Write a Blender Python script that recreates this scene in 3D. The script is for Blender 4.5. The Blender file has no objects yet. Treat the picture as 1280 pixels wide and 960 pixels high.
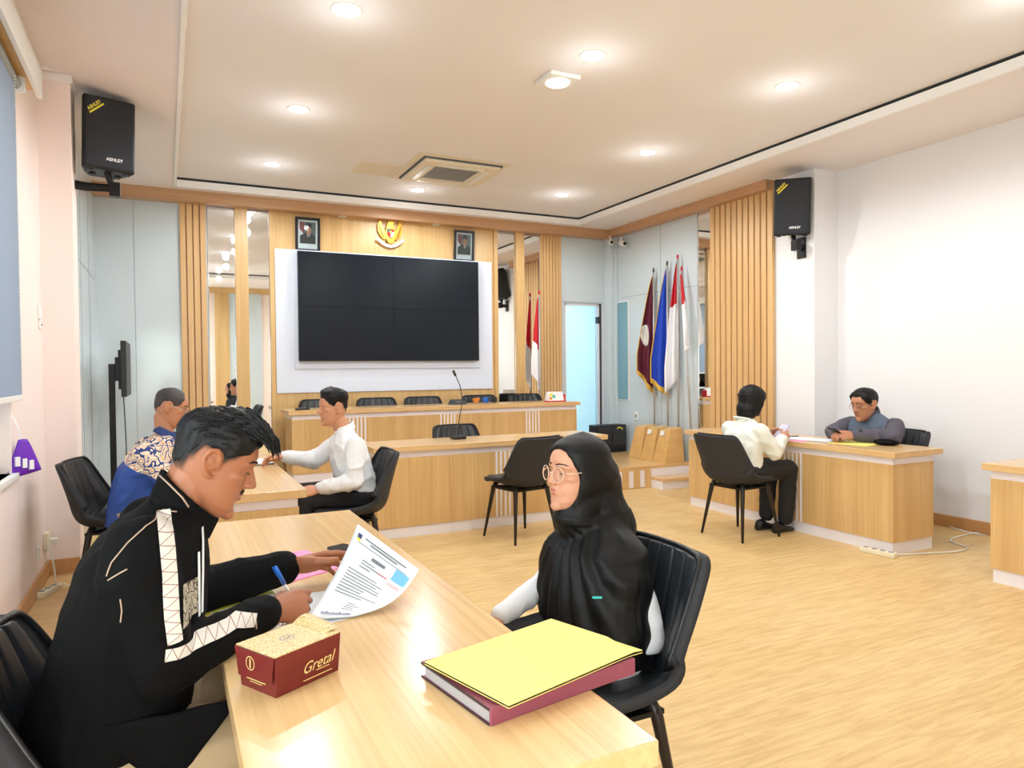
import bpy, bmesh, math, random
from math import pi, sin, cos, radians as rad
from mathutils import Vector as V, Matrix as M, noise
from mathutils.bvhtree import BVHTree
random.seed(7)
SC = bpy.context.scene
COL = SC.collection

# ------------------------------------------------------------------ camera model (calibrated from the room's own lines)
FPX = 879.21
EYE = V((0, 0, 1.366))
CF = V((0.44110198, 0.89722678, -0.02032634))
CR = V((0.89728929, -0.44134424, -0.00933715))
CU = V((0.01734846, 0.01411997, 0.9997498))
def ray(px, py): return CF + CR * ((px - 640) / FPX) - CU * ((py - 480) / FPX)
def az(px, py, z): d = ray(px, py); return EYE + d * ((z - EYE.z) / d.z)
def ay(px, py, y): d = ray(px, py); return EYE + d * (y / d.y)
def ax(px, py, x): d = ray(px, py); return EYE + d * (x / d.x)
def ad(px, py, d): return EYE + ray(px, py) * d

# ------------------------------------------------------------------ materials
def s2l(c): return tuple((v / 12.92 if v <= .04045 else ((v + .055) / 1.055) ** 2.4) for v in c)
def rgb(r, g, b): return s2l((r / 255, g / 255, b / 255)) + (1,)
MATS = {}
def nodes(name):
    m = bpy.data.materials.new(name); m.use_nodes = True
    nt = m.node_tree; return m, nt, nt.nodes['Principled BSDF']
def mat(name, col, rough=.5, metal=0, spec=.5, bump=0, bscale=200, coat=0, sheen=0, var=0, vscale=8, bdist=.002):
    m, nt, b = nodes(name)
    b.inputs['Base Color'].default_value = col
    b.inputs['Roughness'].default_value = rough; b.inputs['Metallic'].default_value = metal
    b.inputs['Specular IOR Level'].default_value = spec
    b.inputs['Coat Weight'].default_value = coat; b.inputs['Sheen Weight'].default_value = sheen
    tc = nt.nodes.new('ShaderNodeTexCoord')
    if var:
        n = nt.nodes.new('ShaderNodeTexNoise'); n.inputs['Scale'].default_value = vscale; n.inputs['Detail'].default_value = 4
        nt.links.new(tc.outputs['Object'], n.inputs['Vector'])
        mx = nt.nodes.new('ShaderNodeMix'); mx.data_type = 'RGBA'
        mx.inputs['A'].default_value = tuple(c * (1 - var) for c in col[:3]) + (1,)
        mx.inputs['B'].default_value = tuple(min(1, c * (1 + var)) for c in col[:3]) + (1,)
        nt.links.new(n.outputs['Fac'], mx.inputs['Factor']); nt.links.new(mx.outputs['Result'], b.inputs['Base Color'])
    if bump:
        n = nt.nodes.new('ShaderNodeTexNoise'); n.inputs['Scale'].default_value = bscale; n.inputs['Detail'].default_value = 3
        nt.links.new(tc.outputs['Object'], n.inputs['Vector'])
        bp = nt.nodes.new('ShaderNodeBump'); bp.inputs['Strength'].default_value = bump; bp.inputs['Distance'].default_value = bdist
        nt.links.new(n.outputs['Fac'], bp.inputs['Height']); nt.links.new(bp.outputs['Normal'], b.inputs['Normal'])
    MATS[name] = m; return m
def emis(name, col, s):
    m, nt, b = nodes(name); b.inputs['Emission Color'].default_value = col; b.inputs['Emission Strength'].default_value = s
    b.inputs['Base Color'].default_value = col; MATS[name] = m; return m
def wood(name, c1, c2, axis='Z', rough=.38, fine=90, contrast=1, coat=.0):
    """laminate with fine straight grain along one axis"""
    m, nt, b = nodes(name)
    tc = nt.nodes.new('ShaderNodeTexCoord'); mp = nt.nodes.new('ShaderNodeMapping')
    sc = {'X': (1.2, fine, fine), 'Y': (fine, 1.2, fine), 'Z': (fine, fine, 1.2)}[axis]
    mp.inputs['Scale'].default_value = sc; nt.links.new(tc.outputs['Object'], mp.inputs['Vector'])
    n = nt.nodes.new('ShaderNodeTexNoise'); n.inputs['Scale'].default_value = 1; n.inputs['Detail'].default_value = 5
    n.inputs['Roughness'].default_value = .65; n.inputs['Distortion'].default_value = .25
    nt.links.new(mp.outputs['Vector'], n.inputs['Vector'])
    mp2 = nt.nodes.new('ShaderNodeMapping'); mp2.inputs['Scale'].default_value = tuple(v * .12 if v > 2 else v * .5 for v in sc)
    nt.links.new(tc.outputs['Object'], mp2.inputs['Vector'])
    n2 = nt.nodes.new('ShaderNodeTexNoise'); n2.inputs['Scale'].default_value = 1; n2.inputs['Detail'].default_value = 3
    nt.links.new(mp2.outputs['Vector'], n2.inputs['Vector'])
    ad_ = nt.nodes.new('ShaderNodeMath'); ad_.operation = 'MULTIPLY_ADD'; ad_.inputs[1].default_value = .6; 
    nt.links.new(n.outputs['Fac'], ad_.inputs[0])
    ml = nt.nodes.new('ShaderNodeMath'); ml.operation = 'MULTIPLY'; ml.inputs[1].default_value = .4
    nt.links.new(n2.outputs['Fac'], ml.inputs[0]); nt.links.new(ml.outputs[0], ad_.inputs[2])
    cr = nt.nodes.new('ShaderNodeValToRGB'); cr.color_ramp.elements[0].position = .5 - .16 / contrast; cr.color_ramp.elements[1].position = .5 + .14 / contrast
    cr.color_ramp.elements[0].color = c2; cr.color_ramp.elements[1].color = c1
    nt.links.new(ad_.outputs[0], cr.inputs['Fac']); nt.links.new(cr.outputs['Color'], b.inputs['Base Color'])
    b.inputs['Roughness'].default_value = rough; b.inputs['Coat Weight'].default_value = coat
    bp = nt.nodes.new('ShaderNodeBump'); bp.inputs['Strength'].default_value = .08; bp.inputs['Distance'].default_value = .001
    nt.links.new(n.outputs['Fac'], bp.inputs['Height']); nt.links.new(bp.outputs['Normal'], b.inputs['Normal'])
    MATS[name] = m; return m

mat('wall_paint', rgb(246, 231, 222), .75, bump=.03, bscale=300)
mat('wall_paint_right', rgb(240, 239, 241), .75, bump=.03, bscale=300)
mat('pink_paint', rgb(248, 232, 226), .75, bump=.03, bscale=300)
mat('ceiling_paint', rgb(240, 237, 238), .85)
mat('soffit_paint', rgb(244, 237, 236), .85)
mat('lip_white', rgb(250, 250, 250), .6)
mat('gap_dark', rgb(96, 102, 108), .9)
mat('gloss_panel', rgb(206, 217, 222), .12, spec=.5, var=.015, vscale=2)
mat('seam', rgb(140, 150, 156), .5)
wood('wood_v', rgb(226, 190, 132), rgb(202, 160, 102), 'Z')
wood('wood_slat', rgb(228, 188, 134), rgb(208, 163, 108), 'Z', fine=60)
wood('wood_top_y', rgb(229, 194, 140), rgb(211, 170, 116), 'Y', rough=.22)
wood('wood_top_x', rgb(229, 194, 140), rgb(211, 170, 116), 'X', rough=.22)
wood('wood_beam_x', rgb(206, 162, 122), rgb(188, 143, 104), 'X')
wood('wood_beam_y', rgb(206, 162, 122), rgb(188, 143, 104), 'Y')
wood('wood_skirt', rgb(212, 162, 108), rgb(190, 138, 88), 'Y')
wood('wood_h', rgb(232, 190, 124), rgb(208, 162, 98), 'X')
mat('white_lam', rgb(242, 238, 244), .35)
mat('white_board', rgb(222, 230, 245), .3)
mat('mirror', (.93, .95, .94, 1), .015, 1)
mat('screen', rgb(22, 29, 37), .25, spec=.22)
mat('bezel', rgb(14, 16, 19), .4)
mat('black_plastic', rgb(20, 21, 24), .45, bump=.2, bscale=600)
mat('speaker_grille', rgb(27, 31, 40), .6, bump=.6, bscale=900)
mat('black_metal', rgb(24, 24, 26), .35, .4)
mat('leg_metal', rgb(52, 48, 46), .35, .5)
mat('shell_fabric', rgb(42, 43, 46), .75, bump=.3, bscale=800)
mat('leather', rgb(35, 38, 42), .34, bump=.35, bscale=260, bdist=.001)
mat('piping', rgb(20, 21, 23), .4)
mat('chrome', rgb(200, 200, 205), .2, 1)
mat('white_plastic', rgb(240, 240, 236), .4)
mat('cream_plastic', rgb(236, 228, 200), .45)
mat('gold', rgb(222, 164, 50), .35, .5)
mat('gold_dark', rgb(150, 96, 26), .4, .4)
mat('red', rgb(205, 30, 45), .7); mat('white', rgb(246, 245, 248), .7)
mat('paper', rgb(236, 243, 247), .8); mat('ink', rgb(120, 128, 136), .8); mat('ink_red', rgb(205, 120, 125), .8)
mat('sticker_blue', rgb(120, 196, 240), .6); mat('ink_violet', rgb(120, 110, 170), .8)
mat('yellow_paper', rgb(252, 240, 128), .75, var=.03, vscale=5); mat('lime_paper', rgb(226, 226, 90), .75)
mat('pink_paper', rgb(246, 152, 196), .75); mat('maroon_board', rgb(142, 70, 86), .55, bump=.2, bscale=200)
mat('page_edge', rgb(172, 166, 164), .8, bump=.6, bscale=400); mat('dark_edge', rgb(58, 40, 40), .6)
mat('skin_tan', rgb(168, 108, 76), .5, var=.08, vscale=30, bump=.1, bscale=350)
mat('skin_tan2', rgb(190, 132, 98), .5, var=.06, vscale=30)
mat('skin_light', rgb(206, 148, 118), .5, var=.05, vscale=30, bump=.06, bscale=350)
mat('skin_mid', rgb(206, 146, 112), .5, var=.06, vscale=30)
mat('lip', rgb(150, 88, 76), .45); mat('lip_pink', rgb(190, 108, 104), .45)
mat('eye_white', rgb(232, 228, 224), .3); mat('eye_dark', rgb(30, 22, 20), .25)
mat('brow', rgb(44, 32, 28), .8)
mat('hair', rgb(14, 14, 16), .5, spec=.28, bump=.5, bscale=120)
mat('hair_grey', rgb(62, 58, 58), .6, bump=.5, bscale=150)
mat('black_cloth', rgb(9, 9, 10), .85, spec=.15, bump=.25, bscale=500)
mat('black_satin', rgb(8, 9, 10), .55, spec=.3)
mat('white_cloth', rgb(238, 240, 243), .8, bump=.2, bscale=400)
mat('cream_cloth', rgb(236, 238, 228), .8, bump=.2, bscale=400)
mat('khaki', rgb(176, 154, 118), .8, bump=.3, bscale=500)
mat('black_trouser', rgb(26, 27, 31), .8)
mat('blue_grey_cloth', rgb(92, 106, 124), .75, bump=.25, bscale=400); mat('grey_sleeve', rgb(88, 84, 96), .8, bump=.25, bscale=400)
mat('navy', rgb(38, 62, 120), .7); mat('piping_tan', rgb(186, 160, 138), .6)
mat('glass_frame', rgb(226, 190, 164), .25, .3); mat('thin_metal', rgb(190, 176, 160), .3, .8)
mat('shoe', rgb(24, 24, 27), .35)
mat('blue_plastic', rgb(22, 110, 215), .3); mat('orange_plastic', rgb(240, 150, 40), .4)
mat('purple', rgb(112, 40, 190), .6); mat('watch_gold', rgb(220, 190, 90), .3, .8)
mat('maroon_flag', rgb(96, 26, 48), .75); mat('blue_flag', rgb(26, 68, 190), .75); mat('fringe', rgb(226, 180, 70), .7); mat('navy_flag', rgb(20, 40, 110), .75)
mat('silver_emblem', rgb(214, 212, 206), .6, var=.3, vscale=30); mat('pole', rgb(190, 186, 182), .35, .3)
mat('box_red', rgb(112, 32, 26), .5, var=.32, vscale=40); mat('box_gold', rgb(236, 208, 134), .45)
mat('cable_white', rgb(236, 232, 220), .5); mat('cable_black', rgb(30, 30, 32), .5)
mat('yellow_print', rgb(240, 226, 60), .6); mat('grey_plastic', rgb(150, 152, 150), .5)
mat('ac_cream', rgb(236, 226, 206), .6); mat('case_black', rgb(34, 38, 44), .5, bump=.2, bscale=300)
mat('suit', rgb(62, 66, 68), .7); mat('photo_bg', rgb(110, 122, 126), .6); mat('photo_bg2', rgb(120, 138, 140), .6)
mat('teal', rgb(60, 190, 180), .5); mat('steel_dark', rgb(58, 60, 64), .4, .3)
emis('lamp', (1, .97, .9, 1), 60)
emis('lamp_square', (1, 1, 1, 1), 2.5)

def glass(name, col, rough=0, alpha=.8):
    """clear pane: mostly transparent with a reflective coat"""
    m, nt, b = nodes(name); out = nt.nodes['Material Output']
    tr = nt.nodes.new('ShaderNodeBsdfTransparent'); tr.inputs['Color'].default_value = col
    gl = nt.nodes.new('ShaderNodeBsdfGlossy'); gl.inputs['Roughness'].default_value = .03 + rough
    fr = nt.nodes.new('ShaderNodeFresnel'); fr.inputs['IOR'].default_value = 1.45
    mx = nt.nodes.new('ShaderNodeMixShader')
    nt.links.new(fr.outputs[0], mx.inputs[0]); nt.links.new(tr.outputs[0], mx.inputs[1]); nt.links.new(gl.outputs[0], mx.inputs[2])
    nt.links.new(mx.outputs[0], out.inputs['Surface']); MATS[name] = m; return m
glass('clear_glass', (.93, .97, .98, 1)); glass('blue_glass', (.90, .97, .99, 1))
def fademat():
    """clipped hair: sparse at its lower edge, dense above"""
    m, nt, b = nodes('fade'); out = nt.nodes['Material Output']; b.inputs['Base Color'].default_value = rgb(30, 25, 24); b.inputs['Roughness'].default_value = .7
    at = nt.nodes.new('ShaderNodeAttribute'); at.attribute_name = 'hair_cover'
    mr = nt.nodes.new('ShaderNodeMapRange'); mr.inputs['From Max'].default_value = .20; mr.inputs['To Max'].default_value = .96; mr.interpolation_type = 'SMOOTHSTEP'; nt.links.new(at.outputs['Fac'], mr.inputs['Value'])
    tr = nt.nodes.new('ShaderNodeBsdfTransparent'); mx = nt.nodes.new('ShaderNodeMixShader')
    nt.links.new(mr.outputs['Result'], mx.inputs[0]); nt.links.new(tr.outputs[0], mx.inputs[1]); nt.links.new(b.outputs[0], mx.inputs[2]); nt.links.new(mx.outputs[0], out.inputs['Surface']); MATS['fade'] = m
fademat()
def lensmat():
    m, nt, b = nodes('lens'); out = nt.nodes['Material Output']; tr = nt.nodes.new('ShaderNodeBsdfTransparent'); gl = nt.nodes.new('ShaderNodeBsdfGlossy'); gl.inputs['Roughness'].default_value = .02
    mx = nt.nodes.new('ShaderNodeMixShader'); mx.inputs[0].default_value = .09; nt.links.new(tr.outputs[0], mx.inputs[1]); nt.links.new(gl.outputs[0], mx.inputs[2]); nt.links.new(mx.outputs[0], out.inputs['Surface']); MATS['lens'] = m
lensmat()
def blindmat():
    m, nt, b = nodes('blind'); out = nt.nodes['Material Output']
    b.inputs['Base Color'].default_value = rgb(176, 190, 206); b.inputs['Roughness'].default_value = .8
    tl = nt.nodes.new('ShaderNodeBsdfTranslucent'); tl.inputs['Color'].default_value = rgb(150, 172, 200)
    mx = nt.nodes.new('ShaderNodeMixShader'); mx.inputs[0].default_value = .35
    nt.links.new(b.outputs[0], mx.inputs[1]); nt.links.new(tl.outputs[0], mx.inputs[2]); nt.links.new(mx.outputs[0], out.inputs['Surface'])
    MATS['blind'] = m
blindmat()
def floormat():
    """vinyl plank floor, boards along X, pale figure"""
    m, nt, b = nodes('floor_vinyl')
    tc = nt.nodes.new('ShaderNodeTexCoord')
    br = nt.nodes.new('ShaderNodeTexBrick'); br.offset = .37
    br.inputs['Scale'].default_value = 1; br.inputs['Brick Width'].default_value = .95; br.inputs['Row Height'].default_value = .14
    br.inputs['Mortar Size'].default_value = .0008; br.inputs['Color1'].default_value = rgb(233, 202, 146); br.inputs['Color2'].default_value = rgb(227, 193, 134)
    br.inputs['Mortar'].default_value = rgb(208, 170, 120)
    nt.links.new(tc.outputs['Object'], br.inputs['Vector'])
    mp = nt.nodes.new('ShaderNodeMapping'); mp.inputs['Scale'].default_value = (3, 26, 1); nt.links.new(tc.outputs['Object'], mp.inputs['Vector'])
    n = nt.nodes.new('ShaderNodeTexNoise'); n.inputs['Scale'].default_value = 1.5; n.inputs['Detail'].default_value = 5; n.inputs['Distortion'].default_value = .8
    nt.links.new(mp.outputs[0], n.inputs['Vector'])
    cr = nt.nodes.new('ShaderNodeValToRGB'); cr.color_ramp.elements[0].position = .36; cr.color_ramp.elements[1].position = .62
    cr.color_ramp.elements[0].color = (.86, .80, .73, 1); cr.color_ramp.elements[1].color = (1, 1, 1, 1)
    nt.links.new(n.outputs['Fac'], cr.inputs['Fac'])
    mx = nt.nodes.new('ShaderNodeMix'); mx.data_type = 'RGBA'; mx.blend_type = 'MULTIPLY'; mx.inputs['Factor'].default_value = 1
    nt.links.new(br.outputs['Color'], mx.inputs['A']); nt.links.new(cr.outputs['Color'], mx.inputs['B'])
    nt.links.new(mx.outputs['Result'], b.inputs['Base Color']); b.inputs['Roughness'].default_value = .42; b.inputs['Specular IOR Level'].default_value = .35
    MATS['floor_vinyl'] = m
floormat()
def patterned(name, cols, scale, rough=.7):
    """swirling printed cloth / card: distorted voronoi cells through a stepped ramp"""
    m, nt, b = nodes(name); tc = nt.nodes.new('ShaderNodeTexCoord')
    n = nt.nodes.new('ShaderNodeTexNoise'); n.inputs['Scale'].default_value = scale * .5; nt.links.new(tc.outputs['Object'], n.inputs['Vector'])
    mx = nt.nodes.new('ShaderNodeMix'); mx.data_type = 'RGBA'; mx.inputs['Factor'].default_value = .12
    nt.links.new(tc.outputs['Object'], mx.inputs['A']); nt.links.new(n.outputs['Color'], mx.inputs['B'])
    w = nt.nodes.new('ShaderNodeTexVoronoi'); w.feature = 'DISTANCE_TO_EDGE'; w.inputs['Scale'].default_value = scale
    nt.links.new(mx.outputs['Result'], w.inputs['Vector'])
    cr = nt.nodes.new('ShaderNodeValToRGB'); cr.color_ramp.interpolation = 'CONSTANT'
    for i, (p, c) in enumerate(cols):
        e = cr.color_ramp.elements[i] if i < 2 else cr.color_ramp.elements.new(p)
        e.position = p; e.color = c
    nt.links.new(w.outputs['Distance'], cr.inputs['Fac']); nt.links.new(cr.outputs['Color'], b.inputs['Base Color']); b.inputs['Roughness'].default_value = rough
    MATS[name] = m
patterned('batik', [(0, rgb(40, 60, 120)), (.05, rgb(236, 214, 184)), (.16, rgb(222, 160, 120)), (.24, rgb(248, 232, 200)), (.36, rgb(190, 120, 90))], 20)
patterned('box_top', [(0, rgb(190, 158, 98)), (.08, rgb(232, 210, 158)), (.22, rgb(214, 186, 126)), (.34, rgb(236, 216, 166))], 75, .5)
patterned('lining', [(0, rgb(70, 64, 58)), (.08, rgb(190, 180, 160)), (.3, rgb(160, 148, 128))], 45)
def zigzag():
    m, nt, b = nodes('zigzag_tape'); uv = nt.nodes.new('ShaderNodeUVMap')
    sp = nt.nodes.new('ShaderNodeSeparateXYZ'); nt.links.new(uv.outputs[0], sp.inputs[0])
    pp = nt.nodes.new('ShaderNodeMath'); pp.operation = 'PINGPONG'; pp.inputs[1].default_value = 1; nt.links.new(sp.outputs['Y'], pp.inputs[0])
    su = nt.nodes.new('ShaderNodeMath'); su.operation = 'SUBTRACT'; nt.links.new(pp.outputs[0], su.inputs[0]); nt.links.new(sp.outputs['X'], su.inputs[1])
    ab = nt.nodes.new('ShaderNodeMath'); ab.operation = 'ABSOLUTE'; nt.links.new(su.outputs[0], ab.inputs[0])
    lt = nt.nodes.new('ShaderNodeMath'); lt.operation = 'LESS_THAN'; lt.inputs[1].default_value = .07; nt.links.new(ab.outputs[0], lt.inputs[0])
    mx = nt.nodes.new('ShaderNodeMix'); mx.data_type = 'RGBA'; mx.inputs['A'].default_value = rgb(226, 222, 212); mx.inputs['B'].default_value = rgb(150, 112, 100)
    nt.links.new(lt.outputs[0], mx.inputs['Factor']); nt.links.new(mx.outputs['Result'], b.inputs['Base Color']); b.inputs['Roughness'].default_value = .7
    MATS['zigzag_tape'] = m
zigzag()

# ------------------------------------------------------------------ mesh builder
class MB:
    def __init__(s): s.v = []; s.f = []; s.mi = []; s.uv = {}; s.cur = 0
    def add(s, vs, fs):
        o = len(s.v); s.v += [V(p) for p in vs]
        for f in fs: s.f.append([o + i for i in f]); s.mi.append(s.cur)
        return o
    def box(s, a, b, R=None, c=None):
        x0, y0, z0 = a; x1, y1, z1 = b
        vs = [V((x, y, z)) for z in (z0, z1) for y in (y0, y1) for x in (x0, x1)]
        if R: vs = [R @ p for p in vs]
        if c is not None: vs = [p + V(c) for p in vs]
        s.add(vs, [(0, 2, 3, 1), (4, 5, 7, 6), (0, 1, 5, 4), (1, 3, 7, 5), (3, 2, 6, 7), (2, 0, 4, 6)]); return s
    def loft(s, rings, cap=True, closed=True):
        n = len(rings[0]); o = len(s.v); fs = []
        vs = [p for r in rings for p in r]
        for i in range(len(rings) - 1):
            for j in range(n if closed else n - 1):
                k = (j + 1) % n; fs.append((i * n + j, i * n + k, (i + 1) * n + k, (i + 1) * n + j))
        if cap:
            c0 = sum((V(p) for p in rings[0]), V()) / n; c1 = sum((V(p) for p in rings[-1]), V()) / n
            vs = vs + [c0, c1]; a = len(vs) - 2; L = (len(rings) - 1) * n
            for j in range(n):
                k = (j + 1) % n; fs.append((a, k, j)); fs.append((a + 1, L + j, L + k))
        s.add(vs, fs); return s
    def ell(s, c, X, Y, n=16):
        return [V(c) + V(X) * cos(2 * pi * i / n) + V(Y) * sin(2 * pi * i / n) for i in range(n)]
    def tube(s, pts, r, n=10, cap=True):
        pts = [V(p) for p in pts]; rs = r if isinstance(r, (list, tuple)) else [r] * len(pts)
        rings = []; up = None
        for i, p in enumerate(pts):
            t = (pts[min(i + 1, len(pts) - 1)] - pts[max(i - 1, 0)]).normalized()
            if up is None: up = t.orthogonal().normalized()
            up = (up - t * up.dot(t))
            up = up.normalized() if up.length > 1e-5 else t.orthogonal().normalized()
            w = t.cross(up); rings.append(s.ell(p, up * rs[i], w * rs[i], n))
        return s.loft(rings, cap)
    def cyl(s, a, b, r0, r1=None, n=16): return s.tube([a, b], [r0, r1 if r1 is not None else r0], n)
    def capsule(s, a, b, r0, r1=None, n=14):
        a = V(a); b = V(b); r1 = r0 if r1 is None else r1; t = b - a
        L = t.length; t = t.normalized() if L > 1e-6 else V((0, 0, 1)); u = t.orthogonal().normalized(); w = t.cross(u); rings = []
        for k in range(1, 5): q = pi / 2 * (1 - k / 4); rings.append(s.ell(a - t * r0 * sin(q), u * r0 * cos(q), w * r0 * cos(q), n))
        for k in range(0, 4): q = pi / 2 * (k / 4); rings.append(s.ell(b + t * r1 * sin(q), u * r1 * cos(q), w * r1 * cos(q), n))
        return s.loft(rings)
    def chain(s, pts, rs, n=14):
        for i in range(len(pts) - 1): s.capsule(pts[i], pts[i + 1], rs[i], rs[i + 1], n)
        return s
    def ellipsoid(s, c, r, R=None, n=16, m=10):
        c = V(c); R = R or M.Identity(3); rings = []
        for i in range(1, m):
            q = pi * i / m; rings.append([c + R @ V((r[0] * sin(q) * cos(2 * pi * j / n), r[1] * sin(q) * sin(2 * pi * j / n), -r[2] * cos(q))) for j in range(n)])
        return s.loft(rings)
    def lathe(s, c, prof, n=24):
        c = V(c); return s.loft([[c + V((r * cos(2 * pi * i / n), r * sin(2 * pi * i / n), z)) for i in range(n)] for r, z in prof])
    def prism(s, poly, d, o, X, Y):
        """polygon (u,v list) on plane origin o axes X,Y extruded by d along X x Y"""
        o = V(o); X = V(X); Y = V(Y); N = X.cross(Y).normalized() * d
        a = [o + X * u + Y * v for u, v in poly]; n = len(a)
        s.add(a + [p + N for p in a], [tuple(range(n))[::-1], tuple(range(n, 2 * n))] + [(i, (i + 1) % n, n + (i + 1) % n, n + i) for i in range(n)]); return s
    def grid(s, fn, nu, nv, uvf=None):
        vs = [V(fn(i / nu, j / nv)) for i in range(nu + 1) for j in range(nv + 1)]
        o = s.add(vs, [(i * (nv + 1) + j, (i + 1) * (nv + 1) + j, (i + 1) * (nv + 1) + j + 1, i * (nv + 1) + j + 1) for i in range(nu) for j in range(nv)])
        if uvf:
            for i in range(nu + 1):
                for j in range(nv + 1): s.uv[o + i * (nv + 1) + j] = uvf(i / nu, j / nv)
        return s
    def sheet(s, fn, nu, nv, t):
        """closed slab: grid surface given thickness t along its normals"""
        P = [[V(fn(i / nu, j / nv)) for j in range(nv + 1)] for i in range(nu + 1)]
        def N(i, j):
            a = P[min(i + 1, nu)][j] - P[max(i - 1, 0)][j]; b = P[i][min(j + 1, nv)] - P[i][max(j - 1, 0)]
            c = a.cross(b); return c.normalized() if c.length > 1e-9 else V((0, 0, 1))
        W = nv + 1; A = [P[i][j] for i in range(nu + 1) for j in range(W)]
        B = [P[i][j] + N(i, j) * t for i in range(nu + 1) for j in range(W)]; K = len(A); fs = []
        for i in range(nu):
            for j in range(nv):
                q = (i * W + j, (i + 1) * W + j, (i + 1) * W + j + 1, i * W + j + 1); fs.append(q[::-1]); fs.append(tuple(K + k for k in q))
        edge = [(i, 0) for i in range(nu)] + [(nu, j) for j in range(nv)] + [(i, nv) for i in range(nu, 0, -1)] + [(0, j) for j in range(nv, 0, -1)]
        for k in range(len(edge)):
            a = edge[k][0] * W + edge[k][1]; b2 = edge[(k + 1) % len(edge)]; b = b2[0] * W + b2[1]; fs.append((a, b, K + b, K + a))
        s.add(A + B, fs); return s
    def mesh(s, name, mats):
        me = bpy.data.meshes.new(name); me.from_pydata([tuple(p) for p in s.v], [], s.f)
        for m in (mats if isinstance(mats, (list, tuple)) else [mats]): me.materials.append(MATS[m] if isinstance(m, str) else m)
        for p, k in zip(me.polygons, s.mi): p.material_index = k
        if s.uv:
            L = me.uv_layers.new(name='UVMap')
            for l in me.loops: L.data[l.index].uv = s.uv.get(l.vertex_index, (0, 0))
        me.update(); return me

def normals(me):
    bm = bmesh.new(); bm.from_mesh(me); bmesh.ops.recalc_face_normals(bm, faces=bm.faces); bm.to_mesh(me); bm.free()
def link(name, me, parent=None, loc=None, smooth=False, bevel=0, subsurf=0):
    o = bpy.data.objects.new(name, me); COL.objects.link(o)
    if parent: o.parent = parent
    if loc is not None: o.location = loc
    if smooth:
        for p in me.polygons: p.use_smooth = True
    if bevel:
        b = o.modifiers.new('bevel', 'BEVEL'); b.width = bevel; b.segments = 2; b.limit_method = 'ANGLE'; b.angle_limit = rad(40)
    if subsurf:
        b = o.modifiers.new('sub', 'SUBSURF'); b.levels = subsurf; b.render_levels = subsurf
    return o
def obj(name, mb, mats, parent=None, smooth=False, bevel=0, subsurf=0, world=False):
    """one mesh object; with world=True the builder holds world coordinates and they are moved into the parent's frame"""
    if world and parent: 
        inv = M.LocRotScale(parent.location, parent.rotation_euler, None).inverted(); mb.v = [inv @ p for p in mb.v]
    me = mb.mesh(name, mats); normals(me)
    return link(name, me, parent, None, smooth, bevel, subsurf)
def tag(o, label=None, cat=None, group=None, kind=None):
    if label: o['label'] = label
    if cat: o['category'] = cat
    if group: o['group'] = group
    if kind: o['kind'] = kind
    return o
def thing(name, label, cat, loc=(0, 0, 0), rotz=0, group=None):
    o = bpy.data.objects.new(name, None); COL.objects.link(o); o.empty_display_size = .1
    o.location = loc; o.rotation_euler = (0, 0, rotz); return tag(o, label, cat, group)
def struct(name, mb, mats, label=None, cat=None, **k):
    o = obj(name, mb, mats, **k); return tag(o, label, cat, None, 'structure')
def dup(root, loc, rotz, label, group=None):
    r = root.copy(); COL.objects.link(r); r.location = loc; r.rotation_euler = (0, 0, rotz); r['label'] = label
    if group: r['group'] = group
    for ch in list(root.children):
        c = ch.copy(); COL.objects.link(c); c.parent = r
        for g in ch.children:
            d = g.copy(); COL.objects.link(d); d.parent = c
    return r
def text_mb(txt, size, o, X, Y, shear=0, depth=.0006, bold=0):
    """flat raised lettering: text turned to a mesh on the plane (o, X, Y)"""
    c = bpy.data.curves.new('t', 'FONT'); c.body = txt; c.size = size; c.align_x = 'CENTER'; c.align_y = 'CENTER'; c.shear = shear; c.offset = bold
    t = bpy.data.objects.new('t', c); COL.objects.link(t); dg = bpy.context.evaluated_depsgraph_get()
    me = bpy.data.meshes.new_from_object(t.evaluated_get(dg)); mb = MB(); X = V(X).normalized(); Y = V(Y).normalized(); N = X.cross(Y)
    mb.add([V(o) + X * v.co.x + Y * v.co.y + N * depth for v in me.vertices], [tuple(p.vertices) for p in me.polygons])
    bpy.data.objects.remove(t); bpy.data.curves.remove(c); bpy.data.meshes.remove(me); return mb
def remesh(mb, voxel, smooth=2, name='m'):
    """union of overlapping closed shapes as one continuous skin"""
    me = mb.mesh(name, []); normals(me)
    o = bpy.data.objects.new('tmp', me); COL.objects.link(o)
    r = o.modifiers.new('r', 'REMESH'); r.mode = 'VOXEL'; r.voxel_size = voxel
    if smooth: q = o.modifiers.new('s', 'SMOOTH'); q.factor = .5; q.iterations = smooth
    dg = bpy.context.evaluated_depsgraph_get(); out = bpy.data.meshes.new_from_object(o.evaluated_get(dg)); out.name = name
    bpy.data.objects.remove(o); bpy.data.meshes.remove(me); return out
def wrinkle(me, amp, f=(9, 9, 9), seed=0, mask=None):
    vs = [v.co.copy() for v in me.vertices]; ns = [v.normal.copy() for v in me.vertices]
    for i, (p, n) in enumerate(zip(vs, ns)):
        q = V((p.x * f[0] + seed, p.y * f[1], p.z * f[2]))
        h = (1 - abs(noise.noise(q))) ** 3 - .45 + .35 * noise.noise(q * 2.3)
        me.vertices[i].co = p + n * (amp * h * (mask(p) if mask else 1))
    me.update()
def put(name, me, mats, parent, smooth=True):
    """mesh with world coordinates -> child of parent (parents of people have no rotation)"""
    for m in (mats if isinstance(mats, (list, tuple)) else [mats]): me.materials.append(MATS[m])
    L = parent.location if parent else V()
    q = parent
    while q is not None and q.parent is not None: q = q.parent; L = L + q.location
    me.transform(M.Translation(-L)); me.update()
    return link(name, me, parent, None, smooth)
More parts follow.
